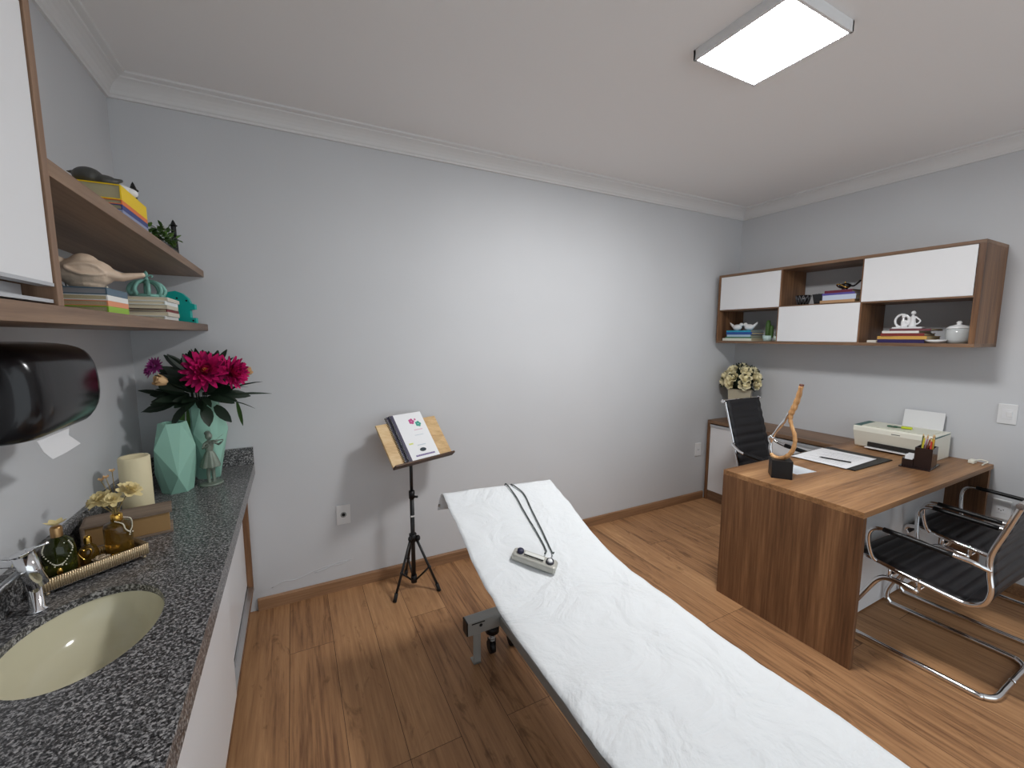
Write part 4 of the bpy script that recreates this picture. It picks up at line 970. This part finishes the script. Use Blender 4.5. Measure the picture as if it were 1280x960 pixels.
for k, c in enumerate(pc):
    u, v = -.052+.017*(k % 6), (-.048 if k < 6 else -.008); t = thing('pencil', nm[k]+' pencil standing in the dark desk organiser', 'pencil', (0, 0, 0), 0, 'pencils in the organiser')
    t.matrix_world = rm @ Matrix.Translation((u, v, .007)) @ rotm(random.uniform(-.02, .10) if v < -.03 else random.uniform(-.0, .16), random.uniform(-.06, .06)*(1 if abs(u) < .03 else .3), 0)
    ln_ = .158+.024*((k*7) % 5)/4
    MB().cyl((0, 0, 0), (0, 0, ln_), .0042, seg=6, smooth=False).build('shaft', colour(c), t)
    MB().cyl((0, 0, ln_), (0, 0, ln_+.014), .0042, .0006, seg=8).build('tip', M['peach'], t)
# little white cable plug at the end of the desk
wc2 = MB(); wc2.box((0, 0, .012), (.05, .028, .022), bev=.005); wc2.tube(path([(.02, 0, .012), (.05, -.02, .02), (.06, -.05, .012), (.02, -.045, .006), (-.03, -.05, .006)], 6), .0035, seg=8)
o = wc2.build('power_adapter', M['cream_plastic'], loc=(4.31, -1.66, ZD)); tag(o, 'small white power adapter with coiled lead at the wall end of the desk', 'adapter')
# papers on the far part of the desk beside the chair
o = MB().b2((-.15, -.11, 0), (.15, .11, .0015)).build('printed_sheet', colour((228, 232, 236)), loc=(3.63, -1.16, ZD)) if False else None

# ------------------------------------------------------------------ roses on the credenza
rv = thing('square_vase', 'pale square vase of ivory roses on the low cabinet', 'vase', (4.215, -.20, .7505))
vg = plain('frosted_glass', srgb(206, 196, 172), .25, trans=.35)
MB().lathe([(0, 0), (.10, 0), (.104, .004), (.128, .30), (.122, .30), (.098, .02), (0, .02)], seg=4, smooth=False, rot=rotm(0, 0, PI/4+.5)).build('body', vg, rv)
mb = MB(); r_ = random.Random(4)
for k in range(40): a = r_.uniform(0, 2*PI); q = .055; mb.ball((q*math.cos(a)*r_.uniform(.2, 1), q*math.sin(a)*r_.uniform(.2, 1), .03+r_.uniform(0, .22)), r_.uniform(.008, .014), seg=8)
mb.build('pebbles', plain('pale_pebble', srgb(206, 200, 180), .6), rv, kind='stuff')
rb = thing('rose_bouquet', 'dome of ivory artificial roses with dark leaves in the pale square vase', 'flower bouquet', (4.215, -.20, 1.06))
def rose(c, d, R, seed):
    mb = MB().mat(M['white_rose']); d = Vector(d).normalized(); c = Vector(c); ux = d.orthogonal().normalized(); uy = d.cross(ux); rn = random.Random(seed)
    mb.ball(c+d*R*.15, R*.42, seg=8)
    for l in range(4):
        npet = 3+l; rl = R*(.25+.17*l)
        for k in range(npet):
            a = 2*PI*(k+.37*l)/npet; o_ = ux*math.cos(a)+uy*math.sin(a)
            mb.petal(c+o_*rl*.75-d*R*.5, d*1.0+o_*(.08+.16*l), -o_, R*(1.25-.12*l), R*(.75+.14*l), curl=-.05-.08*l, seg=4, fold=.28, tip=.6)
    return mb
cnt = 0
for el, nn, off in ((1.45, 1, 0), (.88, 5, .2), (.35, 8, .0), (-.1, 7, .3)):
    for k in range(nn):
        a = 2*PI*(k+off)/nn; d = Vector((math.cos(a)*math.cos(el), math.sin(a)*math.cos(el), math.sin(el)))
        if el < .3 and d.x > .6: continue
        c = Vector((0, 0, .055))+Vector((d.x*.125, d.y*.145, d.z*.13)); rose(c, d, .046, cnt).build('rose', parent=rb); cnt += 1
mb = MB().mat(M['leaf_dark']); r_ = random.Random(6)
mb.ball((0, 0, .06), (.095, .11, .09), seg=14)
for k in range(80):
    a = r_.uniform(0, 2*PI); e = r_.uniform(-.4, 1.4); d = Vector((math.cos(a)*math.cos(e), math.sin(a)*math.cos(e), math.sin(e))); leaf(mb, Vector((0, 0, .05))+d*.09, d+Vector((r_.uniform(-.3, .3), r_.uniform(-.3, .3), 0)), .085, .032, r_.uniform(-.3, .2))
mb.tube([(0, 0, .0), (0, 0, -.2)], .012, seg=8); mb.build('foliage', parent=rb)

# ------------------------------------------------------------------ right wall cabinet
RX = W-.337; ry0, ry1, rz0, rz1 = -1.675, -.045, 1.455, 2.045
rw = thing('wall_shelf_unit', 'walnut wall unit with three white doors and three open niches over the desk', 'wall cabinet', (W, -.86, rz0))
def rl(lo, hi): return (lo[0]-W, lo[1]+.86, lo[2]-rz0), (hi[0]-W, hi[1]+.86, hi[2]-rz0)
T = .02; zm = 1.742; ym1, ym2 = -.582, -1.118
mb = MB(); mb.b2(*rl((RX, ry0, rz0), (W-.001, ry1, rz0+T)), bev=.001); mb.b2(*rl((RX, ry0, rz1-T), (W-.001, ry1, rz1)), bev=.001)
mb.build('carcass', M['walnut_y'], rw)
MB().b2(*rl((RX-.0005, ry0, rz0+T), (W-.001, ry0+.027, rz1-T)), bev=.001).build('side_panel', M['walnut_z'], rw)
MB().b2(*rl((RX, ry1-T, rz0+T), (W-.001, ry1, rz1-T)), bev=.001).build('side_panel', M['walnut_z'], rw)
mb = MB(); mb.b2(*rl((RX+.004, ry0+.027, zm-.008), (W-.012, ry1-T, zm+.008)), bev=.001); mb.build('middle_shelf', M['walnut_y'], rw)
for y in (ym1, ym2):
    MB().b2(*rl((RX+.004, y-.008, rz0+T), (W-.012, y+.008, zm-.008))).build('divider', M['walnut_z'], rw)
    MB().b2(*rl((RX+.004, y-.008, zm+.008), (W-.012, y+.008, rz1-T))).build('divider', M['walnut_z'], rw)
for y0, y1, z0, z1 in ((ym1+.002, ry1-T-.003, zm+.002, rz1-T-.002), (ry0+.03, ym2-.002, zm+.002, rz1-T-.002), (ym2+.002, ym1-.002, rz0+T+.002, zm-.001)):
    MB().b2(*rl((RX-.001, y0, z0), (RX+.017, y1, z1)), bev=.001).build('door', M['white'], rw)
ZS = rz0+T+.0005; ZM = zm+.0085
def rbook(y, z, dy, dz, dx, c, label, group, x=None, rz=0):
    b_ = book((x or 4.19, y, z), (dx, dy, dz), PI+rz, colour(c), label, group); return z+dz+.0003
z = ZS
for c, dz, dy, lab in (((226, 228, 214), .022, .27, 'white spined book at the bottom of the stack under the two white birds'), ((70, 120, 90), .012, .24, 'green spined book, second from the bottom under the two white birds'), ((170, 196, 214), .018, .22, 'pale blue book in the middle of the stack under the two white birds'), ((40, 80, 150), .022, .235, 'royal blue book, second from the top under the two white birds'), ((40, 150, 180), .014, .225, 'turquoise book on top, right under the two white birds')):
    z = rbook(-.215+random.uniform(-.012, .012), z, dy, dz, .17, c, lab, 'books in the lower left niche', 4.19)
def wbird(loc, s, label):
    mb = MB(); mb.ball((0, 0, .027), (.026, .042, .027)); mb.ball((0, -.036*s, .05), (.016, .018, .016)); mb.tube([(0, .03*s, .03), (0, .06*s, .055), (0, .072*s, .07)], .012, rad=[.016, .009, .003], seg=10); mb.tube([(0, -.05*s, .05), (0, -.062*s, .047)], .004, rad=[.005, .001], seg=8)
    tag(mb.build('white_bird', M['white_gloss'], remesh=.0035, loc=loc), label, 'ornament', 'white birds on the blue books')
wbird((4.17, -.165, z), -1 if False else -1, 'white ceramic bird with tail to the left on the blue books'); wbird((4.17, -.275, z), 1 if False else 1, 'white ceramic bird with tail to the right on the blue books') if False else None
for ob in [o for o in bpy.data.objects if o.name.startswith('white_bird')]: ob.rotation_euler = (0, 0, 0)
wbird((4.17, -.275, z), -1, 'white ceramic bird with tail to the right on the blue books')
bpy.data.objects['white_bird'].rotation_euler = (0, 0, PI); bpy.data.objects['white_bird.001'].rotation_euler = (0, 0, 0)
# now facing each other: heads in the middle
def pot(loc, r, h, m, label, name, seg=20, cat='potted plant', group=None, taper=1.25):
    t = thing(name, label, cat, loc, 0, group); MB().lathe([(0, 0), (r, 0), (r*taper, h), (r*taper*.88, h), (r*.85, h*.7), (0, h*.7)], seg=seg, smooth=seg > 8).build('pot', m, t); return t
c1 = pot((4.16, -.445, ZS), .030, .045, plain('pale_aqua_pot', srgb(196, 220, 216), .4), 'tall green cactus in a pale aqua pot in the lower left niche', 'potted_cactus')
mb = MB(); mb.mat(M['leaf_mid']); mb.lathe([(.014, .03), (.017, .05), (.018, .13), (.012, .165), (0, .172)], seg=24, ripple=.14, rn=8); mb.lathe([(.011, .03), (.013, .05), (.013, .10), (.008, .125), (0, .13)], c=(0, -.03, 0), seg=24, ripple=.14, rn=8); mb.build('cactus', parent=c1)
c2 = pot((4.16, -.53, ZS), .026, .04, plain('pale_green_pot', srgb(206, 220, 206), .4), 'small succulent in a pale pot next to the middle white door', 'potted_succulent')
mb = MB().mat(M['leaf_mid'])
for k in range(16): a = k*2.4; mb.petal((0, 0, .03), (math.cos(a), math.sin(a), .6+.1*k), (0, 0, 1), .05, .016, curl=.2, fold=.2)
mb.build('rosette', parent=c2)
pg = 'black pots in the upper niche'
for y, s_, lab in ((-.71, 1, 'black wire textured pot, leftmost in the upper niche'), (-.825, 2, 'black square pot with green top beside the book stack')):
    t = thing('planter', lab, 'planter', (4.14, y, ZM), 0, pg)
    MB().lathe([(0, 0), (.034, 0), (.050, .072), (.045, .072), (.034, .05), (0, .05)], seg=4 if s_ == 2 else 18, smooth=s_ == 1, rot=rotm(0, 0, PI/4)).build('pot', M['black_plastic'], t)
    if s_ == 1:
        mb = MB()
        for k in range(12):
            a = 2*PI*k/12
            mb.tube([(.035*math.cos(a), .035*math.sin(a), .004), (.044*math.cos(a+.25), .044*math.sin(a+.25), .036), (.051*math.cos(a), .051*math.sin(a), .07)], .0018, seg=5); mb.tube([(.035*math.cos(a), .035*math.sin(a), .004), (.044*math.cos(a-.25), .044*math.sin(a-.25), .036), (.051*math.cos(a), .051*math.sin(a), .07)], .0018, seg=5)
        mb.build('lattice', plain('pewter_wire', srgb(120, 120, 124), .35, .6), t)
    mb = MB().mat(M['leaf_dark'])
    for k in range(12): a = k*2.4; mb.petal((0, 0, .048), (math.cos(a), math.sin(a), .8), (0, 0, 1), .04, .014, curl=.1)
    mb.build('succulent', parent=t)
z = ZM
for c, dz, dy, lab in (((190, 150, 110), .020, .215, 'tan spined book at the bottom of the upper niche stack'), ((196, 206, 226), .034, .205, 'pale blue and white spined book in the middle of the upper niche stack'), ((84, 74, 150), .014, .20, 'violet book, second from the top in the upper niche stack'), ((100, 28, 50), .018, .17, 'wine red book on top of the upper niche stack')):
    z = rbook(-.97+random.uniform(-.008, .008), z, dy, dz, .16, c, lab, 'books in the upper niche', 4.16)
lp = MB(); lp.mat(M['black_plastic']); lp.lathe([(0, .0), (.02, 0), (.014, .006), (.016, .012), (.03, .022), (.028, .038), (.015, .046), (0, .048)], seg=20, sx=1, sy=1.25)
lp.tube(path([(0, -.028, .028), (0, -.055, .026), (0, -.085, .052), (0, -.09, .06)], 5), .006, rad=None, seg=8); lp.tube(path([(0, .026, .022), (0, .05, .034), (0, .034, .048)], 5), .004, seg=8)
lp.mat(M['gold']); 
for a in (-.5, .4, 1.2): lp.tube([(-.022*math.cos(t_)-.012, .03*math.sin(t_)*.7+a*.02, .028+.014*math.sin(t_+a)) for t_ in [k*PI/6 for k in range(12)]], .0035, seg=6, closed=True)
lp.ball((0, 0, .052), (.006, .006, .008), seg=8)
o = lp.build('oil_lamp_ornament', loc=(4.13, -.985, z)); tag(o, 'black and gold lamp shaped ornament on the wine red book', 'ornament')
z = ZS
for c, dz, dy, lab in (((44, 32, 84), .022, .235, 'dark purple book at the bottom of the lower right niche stack'), ((206, 160, 80), .020, .25, 'ochre spined book, second from the bottom in the lower right niche'), ((122, 40, 34), .018, .215, 'brick red book, third from the bottom in the lower right niche'), ((226, 222, 216), .014, .185, 'white book, second from the top in the lower right niche'), ((110, 60, 66), .012, .2, 'maroon book on top of the lower right niche stack')):
    z = rbook(-1.33+random.uniform(-.015, .015)-(.05 if dz == .012 else 0), z, dy, dz, .17, c, lab, 'books in the lower right niche', 4.17, random.uniform(-.06, .06))
o = book((4.1, -1.195, ZS), (.07, .05, .016), PI, colour((206, 200, 190)), 'tiny grey booklet on the niche floor beside the purple book', None)
wf = MB(); wf.b2((-.025, -.075, 0), (.025, .075, .012), bev=.003)
wf.tube([(0, .033+.035*math.cos(2*PI*k/24), .052+.04*math.sin(2*PI*k/24)) for k in range(24)], .007, seg=8, closed=True)
wf.tube([(0, .025, .012), (0, .027, .05), (0, .027, .066)], .009, rad=[.013, .010, .006], seg=10); wf.ball((0, .027, .078), .010, seg=10)
wf.tube([(0, -.02, .01), (0, -.022, .05), (0, -.02, .075), (0, -.02, .085)], .011, rad=[.02, .012, .013, .005], seg=12); wf.ball((0, -.02, .1), .013, seg=12)
wf.tube(path([(0, -.032, .076), (0, -.056, .05), (0, -.04, .03), (0, -.02, .034)], 4), .005, seg=8); wf.tube(path([(0, -.008, .076), (0, .004, .055), (0, .018, .05)], 4), .005, seg=8); wf.ball((0, .006, .045), (.009, .014, .009))
tag(wf.build('family_figurine', M['white_gloss'], remesh=.0028, loc=(4.15, -1.345, z)), 'white figurine of a family inside a ring on the maroon book', 'figurine')
jr = thing('lidded_jar', 'white lidded jar beside the right side panel in the lower right niche', 'jar', (4.16, -1.575, ZS))
MB().lathe([(0, 0), (.042, 0), (.052, .02), (.055, .06), (.050, .085), (.046, .086), (0, .08)], seg=32).build('body', plain('pearl_white_glass', srgb(222, 226, 226), .15, trans=.25), jr)
MB().lathe([(.052, .087), (.053, .09), (.04, .102), (.012, .110), (.010, .114), (.014, .122), (.008, .13), (0, .131)], seg=32).build('lid', M['white_gloss'], jr)
mb = MB(); mb.lathe([(0, .0), (.02, 0), (.04, .008), (.052, .02), (.050, .0215), (.036, .010), (0, .004)], seg=28, sx=.8, sy=1.0)
tag(mb.build('white_dish', M['white_gloss'], loc=(4.11, -1.495, ZS)), 'shallow white dish between the book stack and the lidded jar', 'dish')

# ------------------------------------------------------------------ switches and sockets
def plate(name, label, cat, m4, w, h, kind):
    t = thing(name, label, cat, (0, 0, 0), 0); t.matrix_world = m4
    MB().b2((-w/2, -.008, -h/2), (w/2, 0, h/2), bev=.003).build('cover_plate', M['white_plastic'], t)
    if kind == 'switch':
        MB().b2((-.02, -.0105, -.03), (.022, -.008, .03), bev=.001).build('frame', M['white'], t); MB().box((.010, -.0115, .0), (.022, .006, .03), rot=rotm(.08, 0, 0), bev=.002).build('rocker', M['white_gloss'], t)
    elif kind == 'round':
        mb = MB(); mb.tube([(.014*math.cos(2*PI*k/20), -.008, .014*math.sin(2*PI*k/20)) for k in range(20)], .003, seg=6, closed=True); mb.build('ring', M['grey_metal'], t); MB().cyl((0, -.0095, 0), (0, -.006, 0), .010, seg=16).build('port', M['black_satin'], t)
    else:
        MB().b2((-.02, -.010, -.022), (.02, -.008, .022), bev=.001).build('frame', M['white'], t)
        mb = MB()
        for x, z_ in ((-.009, 0), (.009, 0), (0, -.006)): mb.cyl((x, -.0108, z_), (x, -.0095, z_), .0028, seg=10)
        mb.build('pin_holes', M['black_satin'], t)
    return t
Rw = rotm(0, 0, -PI/2)
plate('light_switch', 'white light switch on the right wall above the chairs', 'light switch', Matrix.Translation((W-.0005, -1.757, 1.063)) @ Rw, .078, .118, 'switch')
plate('wall_socket', 'white wall socket with a round port behind the music stand', 'socket', Matrix.Translation((.889, -.0005, .465)), .078, .118, 'round')
plate('wall_socket', 'white wall socket on the back wall beside the low cabinet', 'socket', Matrix.Translation((3.943, -.0005, .478)), .078, .122, 'socket')
plate('wall_socket', 'white wall socket on the right wall below the desk end', 'socket', Matrix.Translation((W-.0005, -1.785, .49)) @ Rw, .078, .118, 'socket')

# ------------------------------------------------------------------ light, camera
w = bpy.data.worlds.new('World'); scn.world = w; w.use_nodes = True
bg = w.node_tree.nodes['Background']; bg.inputs[0].default_value = (.86, .94, 1, 1); bg.inputs[1].default_value = 1.22

cam = bpy.data.cameras.new('Camera'); co = bpy.data.objects.new('Camera', cam); COL.objects.link(co)
cam.sensor_fit = 'HORIZONTAL'; cam.sensor_width = 36; cam.lens = 36*528.39/1280; cam.clip_start = .02
yaw, pitch, roll = .4773, -.1145, .0009
fwd = Vector((math.sin(yaw)*math.cos(pitch), math.cos(yaw)*math.cos(pitch), math.sin(pitch))); right = Vector((math.cos(yaw), -math.sin(yaw), 0)); up = right.cross(fwd)
r2 = math.cos(roll)*right+math.sin(roll)*up; u2 = -math.sin(roll)*right+math.cos(roll)*up
mw = Matrix((( r2.x, u2.x, -fwd.x, .6733), (r2.y, u2.y, -fwd.y, -2.5948), (r2.z, u2.z, -fwd.z, 1.5202), (0, 0, 0, 1)))
co.matrix_world = mw; scn.camera = co
vs = scn.view_settings; vs.view_transform = 'Standard'; vs.look = 'None'; vs.exposure = .1; vs.gamma = 1; vs.use_curve_mapping = False
